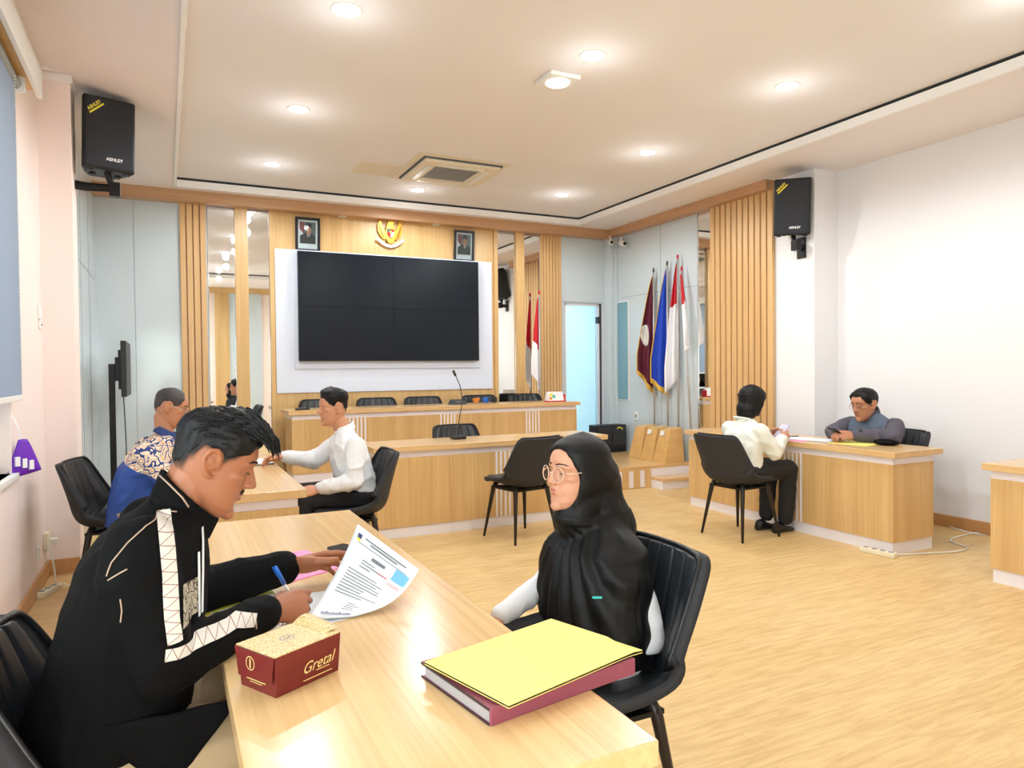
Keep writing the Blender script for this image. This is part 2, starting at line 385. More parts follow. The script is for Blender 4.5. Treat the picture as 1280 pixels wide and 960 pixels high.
# ------------------------------------------------------------------ the room
XL, XLP, XR, XRW, YB, YR = -.745, -.627, 5.607, 5.929, 8.262, -.6
ZS, ZT, ZF, ZP = 3.27, 3.352, .213, .25     # soffit, tray ceiling, stage top, corner platform top
TX0, TX1, TY0, TY1 = .128, 4.9, 1.25, 7.93   # ceiling tray opening
DX0, DX1, DZ = 4.87, 5.45, 2.27          # glass door in the back wall

struct('floor', MB().box((-1.2, YR - .4, -.1), (6.3, YB + 2.2, 0)), 'floor_vinyl')
b = MB().box((XLP, 7.06, 0), (XR, YB + .02, ZF)); b.box((3.62, 6.55, 0), (4.70, 7.06, ZP)); b.box((4.70, 6.55, 0), (XR, 8.12, ZP))
struct('floor_stage', b, 'wood_top_x', bevel=.004)
b = MB(); b.box((3.62, 6.545, .01), (4.98, 6.55, ZP - .05))
tag(struct('trim_1', b, 'white_lam'))
b = MB()
for i in range(9): b.box((3.66 + i * .155, 6.535, 0), (3.66 + i * .155 + .085, 6.55, ZP - .045))
struct('trim_2', b, 'wood_v')
st = thing('step', 'low wooden step with white risers in front of the stage by the right wall', 'step', (4.985, 6.31, 0))
obj('tread', MB().box((0, 0, .09), (.62, .238, .122)), 'wood_top_x', st, bevel=.003)
obj('riser', MB().box((0, .02, 0), (.62, .235, .088)), 'white_lam', st)
struct('trim_3', MB().box((4.98, 6.545, .122), (XR, 6.55, ZP - .04)), 'white_lam')

struct('ground', MB().box((-14, -9, -.4), (-1.3, 14, -.3)).box((-1.3, -9, -.4), (6, -1.2, -.3)), mat('concrete', rgb(225, 225, 220), .9))
# left wall: window seen at the frame's edge, unseen second opening added for daylight
W1 = (2.2, 4.52, .84, 2.93); W2 = (-.3, 1.75, .84, 2.93)
b = MB(); T = .22
def pane_wall(b, x0, x1, y0, y1, z1, holes):
    y = y0
    for (a, c, zb, zt) in holes:
        b.box((x0, y, 0), (x1, a, z1)); b.box((x0, a, 0), (x1, c, zb)); b.box((x0, a, zt), (x1, c, z1)); y = c
    b.box((x0, y, 0), (x1, y1, z1))
pane_wall(b, XL - T, XL, YR, 5.66, 3.6, [W2, W1])
struct('wall_left', b, 'pink_paint')
struct('wall_left_pillar', MB().box((XL - .05, 5.655, 0), (-.552, 5.9, 3.6)), 'pink_paint', bevel=.004)
b = MB().box((XLP - .2, 5.9, 0), (XLP, YB + .2, 3.6)); struct('wall_left_panel', b, 'gloss_panel')
b = MB()
b.box((XLP, 5.9, 2.3), (XLP + .002, YB, 2.306)); b.box((XLP, 6.9, 0), (XLP + .002, 6.905, 3.2)); b.box((XLP, 7.6, 0), (XLP + .002, 7.605, 3.2))
struct('trim_4', b, 'seam')
# capital moulding round the pillar head
b = MB()
for z0, z1, e in ((3.34, 3.40, .015), (3.40, 3.45, .04)): b.box((XL, 5.655 - e, z0), (-.552 + e, 5.9, z1))
struct('trim_5', b, 'soffit_paint', bevel=.01)
b = MB().box((XL, YR, 3.37), (XL + .035, 5.655, 3.44)); struct('trim_6', b, 'soffit_paint', bevel=.01)
def window(n, W):
    y0, y1, z0, z1 = W; f = MB(); t = .05
    x0, x1 = XL - .12, XL - .06
    f.box((x0, y0, z0), (x1, y1, z0 + t)); f.box((x0, y0, z1 - t), (x1, y1, z1)); f.box((x0, y0, z0), (x1, y0 + t, z1)); f.box((x0, y1 - t, z0), (x1, y1, z1))
    f.box((x0, (y0 + y1) / 2 - t / 2, z0), (x1, (y0 + y1) / 2 + t / 2, z1))
    o = struct('window_%d' % n, f, 'white_plastic', bevel=.004)
    obj('pane', MB().box((x0 + .025, y0 + t, z0 + t), (x0 + .031, y1 - t, z1 - t)), 'clear_glass', o)
    return o
w = window(1, W1); window(2, W2)  # second window is out of view, added to let daylight in
g = MB()
for i in range(1, 16): y = W1[0] + i * (W1[1] - W1[0]) / 16; g.cyl((XL - .2, y, W1[2]), (XL - .2, y, W1[3]), .006)
for z in (.95, 1.1, 1.25): g.box((XL - .206, W1[0], z), (XL - .2, W1[1], z + .012))
obj('grille', g, 'white_plastic', w)
struct('trim_7', MB().box((XL - .06, W1[0] - .03, W1[2] - .03), (XL + .03, W1[1] + .03, W1[2])), 'white_plastic', bevel=.004)
bl = thing('roller_blind', 'grey-blue roller blind drawn most of the way down the left window', 'blind', (XL + .02, 3.4, 1.23))
def P(x, y, z): return (x - bl.location.x, y - bl.location.y, z - bl.location.z)
XB = XL + .045
obj('blind_fabric', MB().box(P(XB, 2.15, 1.25), P(XB + .003, 4.56, 2.92)), 'blind', bl)
obj('bottom_bar', MB().box(P(XB - .006, 2.15, 1.228), P(XB + .009, 4.56, 1.256)), 'white_plastic', bl, bevel=.003)
obj('roller_tube', MB().cyl(P(XB - .012, 2.13, 2.94), P(XB - .012, 4.62, 2.94), .034, n=20), 'grey_plastic', bl, smooth=False)
obj('end_bracket', MB().box(P(XL, 4.62, 2.895), P(XL + .085, 4.64, 3.0)), 'white_plastic', bl, bevel=.003)
ch = MB()
for i in range(90): ch.ellipsoid(P(XB + .02, 4.45, 1.45 + i * .0165), (.004, .004, .004), n=6, m=4)
obj('bead_chain', ch, 'white_plastic', bl, smooth=True)
va = thing('pelmet_board', 'wooden pelmet board with white edge above the roller blind', 'pelmet', (XL, 3.4, 3.0))
obj('board', MB().box((0.0, -3.3, -.02), (.11, 1.42, .0)), 'wood_h', va); obj('fascia', MB().box((.11, -3.3, -.055), (.135, 1.45, .10)), 'white_plastic', va, bevel=.003)

# right wall, pillar
struct('wall_right', MB().box((XRW, YR, 0), (XRW + .2, 5.3, 3.6)), 'wall_paint_right')
struct('wall_right_pillar', MB().box((XR, 4.797, 0), (XRW + .1, 5.268, 3.4)), 'wall_paint_right', bevel=.004)
WS = (7.83, 8.06, .95, 2.27)
b = MB().box((XR, 5.268, 0), (XR + .2, YB + .2, 3.4))
struct('wall_right_panel', b, 'gloss_panel')
b = MB(); z = ax(830, 364, XR).z
b.box((XR - .002, 6.44, z), (XR, 7.98, z + .006)); y = ax(826, 330, XR).y; b.box((XR - .002, y, ZF), (XR, y + .006, 3.17))
struct('trim_8', b, 'seam')
sg = struct('window_3', MB().box((XR - .012, WS[0] - .015, WS[2] - .015), (XR + .001, WS[1] + .015, WS[3] + .015)), 'white_plastic')
obj('pane', MB().box((XR - .016, WS[0], WS[2]), (XR - .012, WS[1], WS[3])), mat('teal_glass', rgb(120, 164, 180), .08), sg)
b = MB().box((5.50, 8.10, ZF), (XR, YB, 3.17)); b.box((5.565, 8.06, ZF), (XR, 8.10, 3.17)); struct('trim_9', b, 'gloss_panel', bevel=.008)
# cornice of the right wall
b = MB().prism([(0, 0), (.05, 0), (.05, .02), (.02, .03), (.01, .06), (0, .06)], 5.4, (XRW, YR, 3.27), (-1, 0, 0), (0, 0, -1))
struct('trim_10', b, 'soffit_paint')

# back wall with the door opening
b = MB(); b.box((XLP - .2, YB, 0), (DX0, YB + .15, 3.4)); b.box((DX1, YB, 0), (XR + .2, YB + .15, 3.4)); b.box((DX0, YB, DZ), (DX1, YB + .15, 3.4)); b.box((DX0, YB, -.05), (DX1, YB + .15, ZF))
struct('wall_back', b, 'gloss_panel')
b = MB(); b.box((XLP + .35, YB - .002, ZF), (XLP + .354, YB, 3.15)); b.box((4.81, YB - .002, DZ + .01), (5.5, YB, DZ + .016)); struct('trim_11', b, 'seam')
# wood lining of the feature wall
b = MB(); Y1 = YB - .02
b.box((1.055, Y1, 2.745), (3.83, YB, 3.16)); b.box((1.055, Y1, ZF), (3.83, YB, 1.125)); b.box((1.055, Y1, 1.125), (1.11, YB, 2.745)); b.box((3.77, Y1, 1.125), (3.83, YB, 2.745))
b.box((.696, Y1 - .03, ZF), (.828, YB, 3.16)); b.box((4.117, Y1 - .03, ZF), (4.235, YB, 3.16)); b.box((1.055, Y1 - .03, ZF), (1.10, YB, 3.16)); b.box((3.80, Y1 - .03, ZF), (3.85, YB, 3.16))
struct('trim_12', b, 'wood_v')
b = MB(); b.box((1.11, Y1 - .001, 2.741), (3.77, Y1 + .004, 2.747)); 
for x in (1.95, 2.62, 3.28): b.box((x, Y1 - .001, 2.745), (x + .004, Y1 + .001, 3.16))
struct('trim_13', b, 'wood_beam_x')
wb = thing('display_surround', 'white raised panel behind the big video screen', 'wall panel', (2.44, YB, 1.125))
obj('panel', MB().box((1.11 - 2.44, -.035, 0), (3.77 - 2.44, 0, 1.62)), 'white_board', wb, bevel=.004)
obj('inner_panel', MB().box((1.31 - 2.44, -.05, .27), (3.59 - 2.44, -.03, 1.62)), 'white_board', wb, bevel=.003)
vw = thing('video_wall', 'large black video wall of four joined screens on the white panel', 'screen', (2.4485, YB - .05, 1.483))
wx, wz = 2.207, 1.242
obj('casing', MB().box((-wx / 2 + .004, -.045, .004), (wx / 2 - .004, 0, wz - .004)), 'bezel', vw)
for i in range(2):
    for k in range(2):
        obj('screen_panel', MB().box((-wx / 2 + i * wx / 2 + .0015, -.06, k * wz / 2 + .0015), (-wx / 2 + (i + 1) * wx / 2 - .0015, -.044, (k + 1) * wz / 2 - .0015)), 'screen', vw, bevel=.0015)

def slats(name, label, n, w, gap, h, loc, rotz, d=.035):
    t = thing(name, label, 'wall panel', loc, rotz); b = MB(); L = n * w + (n - 1) * gap
    for i in range(n): b.box((i * (w + gap), -d, 0), (i * (w + gap) + w, -.008, h))
    obj('slats', b, 'wood_slat', t, bevel=.003); obj('backing', MB().box((0, -.008, 0), (L, 0, h)), 'wood_beam_x', t)
    return t
slats('slat_panel', 'ribbed wooden slat panel left of the mirrors, next to the grey panel', 4, .054, .012, 2.95, (.155, YB, ZF), 0)
slats('slat_panel', 'ribbed wooden slat panel on the back wall beside the glass door', 7, .04, .0065, 2.95, (4.486, YB, ZF), 0, .03)
slats('slat_panel', 'wide ribbed wooden slat panel on the right wall beside the pillar', 11, .066, .0185, 3.18, (XR, 6.19, 0), -pi / 2, .045)
def mirror(label, x0, x1):
    t = thing('wall_mirror', label, 'mirror', ((x0 + x1) / 2, YB, ZF)); w_ = (x1 - x0) / 2
    obj('glass', MB().box((-w_, -.012, .02), (w_, 0, 2.91)), 'mirror', t)
    obj('edge_strip', MB().box((-w_, -.016, 2.91), (w_, 0, 2.935)).box((-w_ - .004, -.016, 0), (-w_, 0, 2.935)).box((w_, -.016, 0), (w_ + .004, 0, 2.935)), 'chrome', t)
    return t
mirror('tall mirror strip right beside the left slat panel', .43, .692)
mirror('tall mirror strip between two wood posts, left of the video wall', .832, 1.05)
mirror('tall mirror strip just right of the white screen panel', 3.856, 4.113)
mirror('tall mirror strip beside the slat panel and the lone flag', 4.239, 4.482)
t = thing('wall_mirror', 'narrow mirror on the right wall between the flags and the slats', 'mirror', (XR, 6.31, ZF), -pi / 2)
obj('glass', MB().box((-.115, -.012, .1), (.105, 0, 2.95)), 'mirror', t); obj('edge_strip', MB().box((-.123, -.018, 0), (-.115, 0, 2.97)).box((-.12, -.02, 0), (.115, 0, .1)), 'chrome', t)

# beams under the soffit
struct('trim_14', MB().box((XLP, YB - .16, 3.155), (XR, YB, ZS + .03)), 'wood_beam_x', bevel=.003)
struct('trim_15', MB().box((XR - .13, 5.28, 3.17), (XR + .02, YB - .16, ZS + .05)), 'wood_beam_y', bevel=.003)
# ceiling: soffit ring, lip, shadow gap, tray
b = MB(); H = .035; g_ = .012
b.box((TX1 + g_, YR, ZS), (XRW + .2, YB + .2, ZS + H)); b.box((TX0, TY1 + g_, ZS), (TX1 + g_, YB + .2, ZS + H)); b.box((TX0, YR, ZS), (TX1 + g_, TY0 - g_, ZS + H))
struct('leak_stop_slab', MB().box((-1.2, YR - .2, 3.62), (6.3, YB + .2, 3.7)), 'soffit_paint')  # unseen slab added to keep outside light from leaking in through the recess
struct('ceiling_soffit', b, 'soffit_paint')
def lz(u, v):   # left soffit rises from the tray edge towards the window wall
    x = XL - .1 + (TX0 - XL + .1) * u; y = YR + (YB + .2 - YR) * v
    k = min(1, max(0, (YB - y) / (YB - 5.6))); k = k * k * (3 - 2 * k)
    return V((x, y, ZS + .175 * k * (1 - u) ** 1.0))
struct('ceiling_left', MB().sheet(lz, 12, 40, .1), 'soffit_paint', smooth=True)
b = MB(); t_ = .025; z0, z1 = ZS - .014, ZS + .058
for (a, c) in (((TX0 - t_, TY0), (TX0, TY1 + t_)), ((TX1, TY0), (TX1 + t_, TY1 + t_)), ((TX0 - t_, TY1), (TX1 + t_, TY1 + t_)), ((TX0 - t_, TY0 - t_), (TX1 + t_, TY0))): b.box((a[0], a[1], z0), (c[0], c[1], z1))
struct('trim_16', b, 'lip_white')
b = MB(); e = .07
for (a, c) in (((TX0 - e - .02, TY0 - e), (TX0 - e, TY1 + e)), ((TX1 + e, TY0 - e), (TX1 + e + .02, TY1 + e)), ((TX0 - e, TY1 + e), (TX1 + e, TY1 + e + .02)), ((TX0 - e, TY0 - e - .02), (TX1 + e, TY0 - e))): b.box((a[0], a[1], ZS + .05), (c[0], c[1], ZT))
struct('trim_17', b, 'gap_dark')  # backing coloured dark to stand in for the shade in the gap
b = MB(); 
for (a, c) in (((TX0 - e, TY0 - e), (TX0, TY1 + e)), ((TX1, TY0 - e), (TX1 + e, TY1 + e)), ((TX0 - e, TY1), (TX1 + e, TY1 + e)), ((TX0 - e, TY0 - e), (TX1 + e, TY0))): b.box((a[0], a[1], ZT - .003), (c[0], c[1], ZT))
struct('trim_18', b, 'gap_dark')  # top of the gap, its shade likewise put in as dark colour
struct('ceiling', MB().box((TX0 - .12, TY0 - .12, ZT), (TX1 + .12, TY1 + .12, ZT + .1)), 'ceiling_paint')
# skirting
struct('baseboard_left', MB().box((XL, YR, 0), (XL + .018, 5.655, .105)).box((XL, 5.637, 0), (-.552, 5.655, .105)), 'wood_skirt', bevel=.003)
struct('baseboard_right', MB().box((XRW - .018, YR, 0), (XRW, 4.797, .1)), 'wood_skirt', bevel=.003)
# rear wall behind the camera: doorway to daylight, slats and pale panels (met only in the mirrors)
b = MB(); b.box((-1.2, YR - .2, 0), (-.5, YR, 3.6)); b.box((.5, YR - .2, 0), (6.2, YR, 3.6)); b.box((-.5, YR - .2, 2.2), (.5, YR, 3.6))
struct('wall_rear', b, 'wall_paint')
struct('trim_19', MB().box((.5, YR, 0), (.72, YR + .03, 3.15)).box((1.0, YR, 0), (1.3, YR + .03, 3.15)).box((.5, YR, 3.15), (5.6, YR + .08, 3.27)), 'wood_v')
struct('trim_20', MB().box((1.3, YR, 0), (2.0, YR + .02, 3.15)), 'gloss_panel')
# glass door
d = struct('door_1', MB().box((DX0, YB + .02, ZF), (DX0 + .03, YB + .07, DZ)).box((DX1 - .03, YB + .02, ZF), (DX1, YB + .07, DZ)).box((DX0, YB + .02, DZ - .03), (DX1, YB + .07, DZ)), 'white_lam')
obj('glass_leaf', MB().box((DX0 + .03, YB + .04, ZF + .01), (DX1 - .03, YB + .052, DZ - .03)), 'blue_glass', d)
obj('hinge', MB().box((DX1 - .05, YB + .0, 2.0), (DX1 - .01, YB + .06, 2.09)).box((DX1 - .05, YB + .0, .5), (DX1 - .01, YB + .06, .59)), 'steel_dark', d)
obj('door_edge', MB().box((DX1 - .012, YB - .005, ZF), (DX1 + .006, YB + .03, DZ)), 'steel_dark', d)
# corridor behind the door
b = MB(); b.box((4.2, YB + 1.9, 0), (6.6, YB + 2.0, 2.9)); b.box((4.1, YB + .15, 0), (4.2, YB + 2, 2.9)); b.box((6.6, YB + .15, 0), (6.7, YB + 2, 2.9)); b.box((4.1, YB + .15, 2.9), (6.7, YB + 2, 3.0))
struct('wall_corridor', b, mat('corridor_paint', rgb(218, 234, 240), .6))
struct('floor_corridor', MB().box((4.2, YB + .15, 0), (6.6, YB + 1.9, ZF)), 'white_lam')

# ------------------------------------------------------------------ fixtures on walls and ceiling
for (px, py, lab) in ((433, 12, 'round downlight nearest the top edge, left row'), (741, 69, 'round downlight in the middle row near the square lamp'), (984, 107, 'round downlight second from the front in the right row'),
        (373, 136, 'round downlight in the left row between two others'), (810, 190, 'round downlight in the right row above the flags side'), (340, 205, 'round downlight last of the left row by the back wall'),
        (703, 243, 'round downlight last of the right row, nearest the corner'), (522, 237, 'round downlight between the air conditioner and the back wall')):
    p = az(px, py, ZT)
    t = thing('downlight', 'bright ' + lab, 'ceiling light', (p.x, p.y, ZT), 0, 'recessed downlights in the ceiling tray')
    obj('trim_ring', MB().lathe((0, 0, 0), [(.0, -.001), (.068, -.001), (.069, -.006), (.084, -.006), (.088, -.001), (.088, 0), (0, 0)]), 'white_plastic', t, smooth=True)
    obj('bulb', MB().lathe((0, 0, 0), [(0, -.016), (.04, -.014), (.064, -.007), (.066, -.002), (0, -.002)]), 'lamp', t, smooth=True)
def plight(loc, watts, r=.045, col=(.92, .97, 1)):
    L = bpy.data.lights.new('lamp_light', 'SPOT'); L.energy = watts; L.shadow_soft_size = r; L.color = col; L.spot_size = rad(172); L.spot_blend = .35
    o = bpy.data.objects.new('lamp_light', L); COL.objects.link(o); o.location = loc
    L = bpy.data.lights.new('lamp_glow', 'POINT'); L.energy = watts * .035; L.shadow_soft_size = r; L.color = col   # the bulb's sideways light on the ceiling
    o = bpy.data.objects.new('lamp_glow', L); COL.objects.link(o); o.location = V(loc) + V((0, 0, -.16))
DOWN = [(433, 12), (741, 69), (984, 107), (373, 136), (810, 190), (340, 205), (703, 243), (522, 237)]
PL = 52
for q in DOWN: p = az(*q, ZT); plight((p.x, p.y, ZT - .07), PL)
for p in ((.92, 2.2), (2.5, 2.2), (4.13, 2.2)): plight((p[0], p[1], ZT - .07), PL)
t = thing('ceiling_lamp', 'square white ceiling panel lamp, switched on, left of a downlight', 'ceiling light', az(697, 98, ZT), 0)
obj('housing', MB().box((-.115, -.115, -.03), (.115, .115, 0)), 'white_plastic', t, bevel=.006)
obj('diffuser', MB().lathe((0, 0, 0), [(0, -.042), (.075, -.04), (.085, -.03), (0, -.03)]), 'lamp_square', t, smooth=True)
# air conditioner cassette
c = az(562, 214, ZT); t = thing('air_conditioner', 'square cream cassette air conditioner set in the ceiling', 'air conditioner', (c.x, c.y, ZT))
def frame(b, w, z0, z1, i): b.box((-w, -w, z0), (w, -i, z1)).box((-w, i, z0), (w, w, z1)).box((-w, -i, z0), (-i, i, z1)).box((i, -i, z0), (w, i, z1)); return b
obj('surround', frame(MB(), .47, -.006, 0, .40), 'ac_cream', t, bevel=.002)
obj('panel', frame(MB(), .385, -.045, 0, .23), 'ac_cream', t, bevel=.012)
obj('air_slot', frame(MB(), .40, -.02, -.001, .385), 'gap_dark', t)
b = MB()
for i in range(12): b.box((-.23, -.225 + i * .038, -.03), (.23, -.225 + i * .038 + .02, -.022), None)
obj('intake_grille', b, 'grey_plastic', t)
obj('intake_back', MB().box((-.23, -.23, -.02), (.23, .23, -.001)), 'steel_dark', t)
b = MB()
for a in range(4): R = M.Rotation(a * pi / 2, 3, 'Z'); b.box((-.24, .27, -.05), (.24, .32, -.044), R)
obj('louvre', b, 'white_plastic', t)
c = az(470, 211, ZT); t = thing('ceiling_hatch', 'small cream access hatch in the ceiling beside the air conditioner', 'hatch', (c.x, c.y, ZT))
obj('frame', frame(MB(), .2, -.006, 0, .17), 'ac_cream', t); obj('lid', MB().box((-.168, -.168, -.004), (.168, .168, 0)), 'ac_cream', t)
c = ay(545, 282, YB - .08); t = thing('recessed_spot', 'tiny round lamp under the wooden beam between eagle and right portrait', 'ceiling light', (c.x, YB - .08, 3.155))
obj('ring', MB().lathe((0, 0, 0), [(0, -.001), (.04, -.001), (.045, -.006), (.05, 0), (0, 0)]), 'white_plastic', t, smooth=True)
c = ay(428, 273, YB - .08); t = thing('recessed_spot', 'tiny round lamp under the wooden beam between left portrait and eagle', 'ceiling light', (c.x, YB - .08, 3.155))
obj('ring', MB().lathe((0, 0, 0), [(0, -.001), (.04, -.001), (.045, -.006), (.05, 0), (0, 0)]), 'white_plastic', t, smooth=True)

# loudspeakers
def speaker(label, c, yaw, pitch, roll, w, h, dp, arm, wallp):
    """c = centre of the front face"""
    R = (M.Rotation(yaw, 3, 'Z') @ M.Rotation(pitch, 3, 'Y') @ M.Rotation(roll, 3, 'X'))
    t = thing('loudspeaker', label, 'loudspeaker', c); c = V()
    def q(x, y, z): return R @ V((x, y, z))
    a = MB(); prof = [(0, 1), (-.05, 1), (-dp * .6, .82), (-dp, .55)]
    a.loft([[q(x, -w / 2 * k, -h / 2), q(x, w / 2 * k, -h / 2), q(x, w / 2 * k, h / 2), q(x, -w / 2 * k, h / 2)] for x, k in prof])
    obj('cabinet', a, 'black_plastic', t, bevel=.012)
    obj('grille', MB().box((-.004, -w / 2 + .012, -h / 2 + .012), (.012, w / 2 - .012, h / 2 - .012), R), 'speaker_grille', t, bevel=.01)
    obj('brand_lettering', text_mb('ASHLEY', .030, q(.0125, .03, -h / 2 + .075), q(0, 1, 0), q(0, 0, 1), bold=.001), 'white', t)
    s = MB(); 
    X = q(0, cos(.75), sin(.75)); Y = q(0, -sin(.75), cos(.75)); o = q(.0125, -w / 2 + .075, h / 2 - .085)
    m1 = text_mb('ASHLEY', .030, o + Y * .015, X, Y, bold=.001); m1.prism([(-.058, -.014), (.058, -.014), (.058, -.003), (-.058, -.003)], .0006, o, X, Y)
    obj('yellow_sticker', m1, 'yellow_print', t)
    for (xa, xb, ya, yb_) in ((-.7 * dp, -.5 * dp, -.3, -.2), (-.7 * dp, -.5 * dp, .2, .3), (-.06, -.02, -.42, -.3), (-.06, -.02, .3, .42)): obj('rubber_foot', MB().box((xa, w * ya, -h / 2 - .012), (xb, w * yb_, -h / 2), R), 'black_plastic', t)
    m = MB(); o = q(-dp * .35, 0, -h / 2); e = V(arm); wp = V(wallp)
    m.cyl(o + V((0, 0, .01)), e + V((0, 0, -.04)), .022); m.box(tuple(e + V((-.035, -.035, -.06))), tuple(e + V((.035, .035, .04))))
    m.tube([e, e * .5 + wp * .5 + V((0, 0, -.012)), wp], [.026, .032, .034]); obj('bracket_arm', m, 'black_metal', t, bevel=.004)
    return t, wp
# left: on the pillar's inner side; right: on the right pillar
cl = ay(137, 168, 5.72); t, wp = speaker('black loudspeaker on the left pillar under the ceiling, with yellow sticker', cl, -pi / 2 + .24, .02, -.02, .325, .505, .27, (.02, .12, -.35), (-.34, .1, -.34))
obj('wall_plate', MB().box(tuple(wp + V((-.03, -.05, -.12))), tuple(wp + V((0, .05, .12)))), 'black_metal', t, bevel=.003)
cr = V((5.32, 4.86, 0)); cr = ax(990, 259, 5.38); t, wp = speaker('black loudspeaker tilted down on the right pillar bracket', cr, pi + .62, .24, -.05, .33, .53, .26, (.10, .04, -.34), (XR - cr.x, .08, -.36))
obj('wall_plate', MB().box(tuple(wp + V((-.02, -.05, -.10))), tuple(wp + V((0, .05, .10)))), 'black_metal', t, bevel=.003)

# portraits
def portrait(label, px0, py0, px1, py1, bg, flagged):
    a = ay(px0, py1, YB - .06); b_ = ay(px1, py0, YB - .06); w_ = (b_.x - a.x) / 2; h_ = b_.z - a.z
    t = thing('picture_frame', label, 'picture', ((a.x + b_.x) / 2, YB - .02, a.z))
    t.rotation_euler.x = rad(5)
    m = MB(); k = .03
    for (x0, z0, x1, z1) in ((-w_, 0, w_, k), (-w_, h_ - k, w_, h_), (-w_, k, -w_ + k, h_ - k), (w_ - k, k, w_, h_ - k)): m.box((x0, -.025, z0), (x1, 0, z1))
    obj('frame', m, 'bezel', t, bevel=.004)
    obj('mount', MB().box((-w_ + k, -.01, k), (w_ - k, -.004, h_ - k)), 'white', t)
    x0, x1, z0, z1 = -w_ + k + .02, w_ - k - .02, k + .06, h_ - k - .02; W = x1 - x0; Hh = z1 - z0
    p = obj('photo', MB().box((x0, -.012, z0), (x1, -.009, z1)), bg, t)
    def fl(name, poly, m_, d): obj(name, MB().prism([(x0 + u * W, z0 + v * Hh) for u, v in poly], .001, (0, -d, 0), (1, 0, 0), (0, 0, 1)), m_, p)
    if flagged:
        fl('flag_red', [(0, .62), (.2, .45), (.3, .6), (.28, 1), (0, 1)], mat('dull_red', rgb(150, 84, 82), .7), .0125); fl('flag_white', [(0, .35), (.22, .45), (0, .66)], 'white', .0126)
    fl('suit', [(.03, 0), (.05, .35), (.38, .52), (.68, .52), (.97, .33), (1, 0)], 'suit', .0135)
    fl('shirt', [(.42, .52), (.56, .2), (.68, .5)], 'white', .0142); fl('tie', [(.53, .44), (.6, .44), (.6, .22), (.56, .15), (.53, .22)], mat('tie', rgb(80, 50, 52), .7), .0148)
    ci = [(.55 + .16 * cos(q * pi / 8), .63 + .16 * sin(q * pi / 8) * W / Hh * 1.9) for q in range(16)]
    fl('face', ci, 'skin_mid', .0145); fl('cap', [(.36, .74), (.38, .93), (.55, .97), (.72, .92), (.74, .72), (.55, .8)], 'bezel', .0152)
    obj('glass', MB().box((-w_ + k, -.018, k), (w_ - k, -.017, h_ - k)), 'clear_glass', t)
portrait('framed portrait of a suited man left of the golden eagle', 369.5, 273, 400, 313, 'photo_bg', True)
portrait('framed portrait of a suited man right of the golden eagle', 568, 289, 593, 326, 'photo_bg2', True)
# eagle emblem
c = ay(487, 291, YB - .03); S = .0096
t = thing('eagle_emblem', 'golden eagle crest with shield and white ribbon above the video wall', 'emblem', (c.x, YB - .02, c.z))
def em(name, poly, m_, d0, d1, par=t): return obj(name, MB().prism([(u * S, v * S) for u, v in poly], d1 - d0, (0, -d0, 0), (1, 0, 0), (0, 0, 1)), m_, par, bevel=.002)
for sx in (-1, 1):
    w_ = em('wing', [(sx * u, v) for u, v in ((3, -1), (7, 2), (10, 8), (11.5, 15.5), (14.5, 13), (16, 7), (15.5, 1), (12.5, -5), (8, -9), (4, -8))][::sx], 'gold', .01, .035)
    for i in range(5): em('feather', [(sx * u, v) for u, v in ((6 + i * 1.1, -7 + i * 2.1), (6.7 + i * 1.1, -7.8 + i * 2.1), (12.2 + i * .7, -4.6 + i * 3.2), (11.8 + i * .6, -3.6 + i * 3.2))][::sx], 'gold_dark', .034, .040, w_)
em('body', [(-5, -10), (-6, 2), (-4, 9), (-3, 13), (0, 15), (4, 13.5), (6, 12), (3.5, 11), (4, 8), (6, 2), (5, -10), (2, -14), (-2, -14)], 'gold', .02, .05)
em('shield', [(-4.5, 4), (4.5, 4), (4.5, -3), (0, -8), (-4.5, -3)], 'red', .05, .058)
em('shield_field', [(-4.5, 4), (0, 4), (0, 0), (-4.5, 0)], 'bezel', .0555, .0605); em('shield_field', [(0, 0), (4.2, 0), (4, -3), (0, -7)], 'white', .0555, .0605); em('shield_field', [(-1.5, 1.5), (1.5, 1.5), (1.5, -1.5), (-1.5, -1.5)], 'gold', .06, .063)
em('tail', [(-3, -10), (3, -10), (4, -15), (0, -17), (-4, -15)], 'gold_dark', .015, .035)
em('ribbon', [(-16, -8), (-12, -11), (-6, -14.5), (0, -15.5), (6, -14.5), (12, -11), (16, -7), (17.5, -10), (12, -14.5), (6, -18), (0, -19), (-6, -18), (-12, -14.5), (-18, -10.5)], 'white', .03, .045)

# cctv cameras under the beam in the right corner
def cctv(label, c, aim):
    t = thing('security_camera', label, 'camera', c); a = V(aim).normalized()
    obj('body', MB().capsule(-a * .06, a * .05, .036, .038), 'white_plastic', t, smooth=True)
    obj('lens', MB().cyl(a * .07, a * .092, .024, .022), 'bezel', t)
    obj('mount', MB().cyl(-a * .04, V((0, .03, .09)), .012), 'white_plastic', t)
cctv('white security camera left of its pair in the back corner', ay(764, 303, 8.0), (-.45, -.85, -.15))
cctv('white security camera right of its pair, on the right wall corner', ay(778, 304, 7.85), (-.2, -.9, -.2))
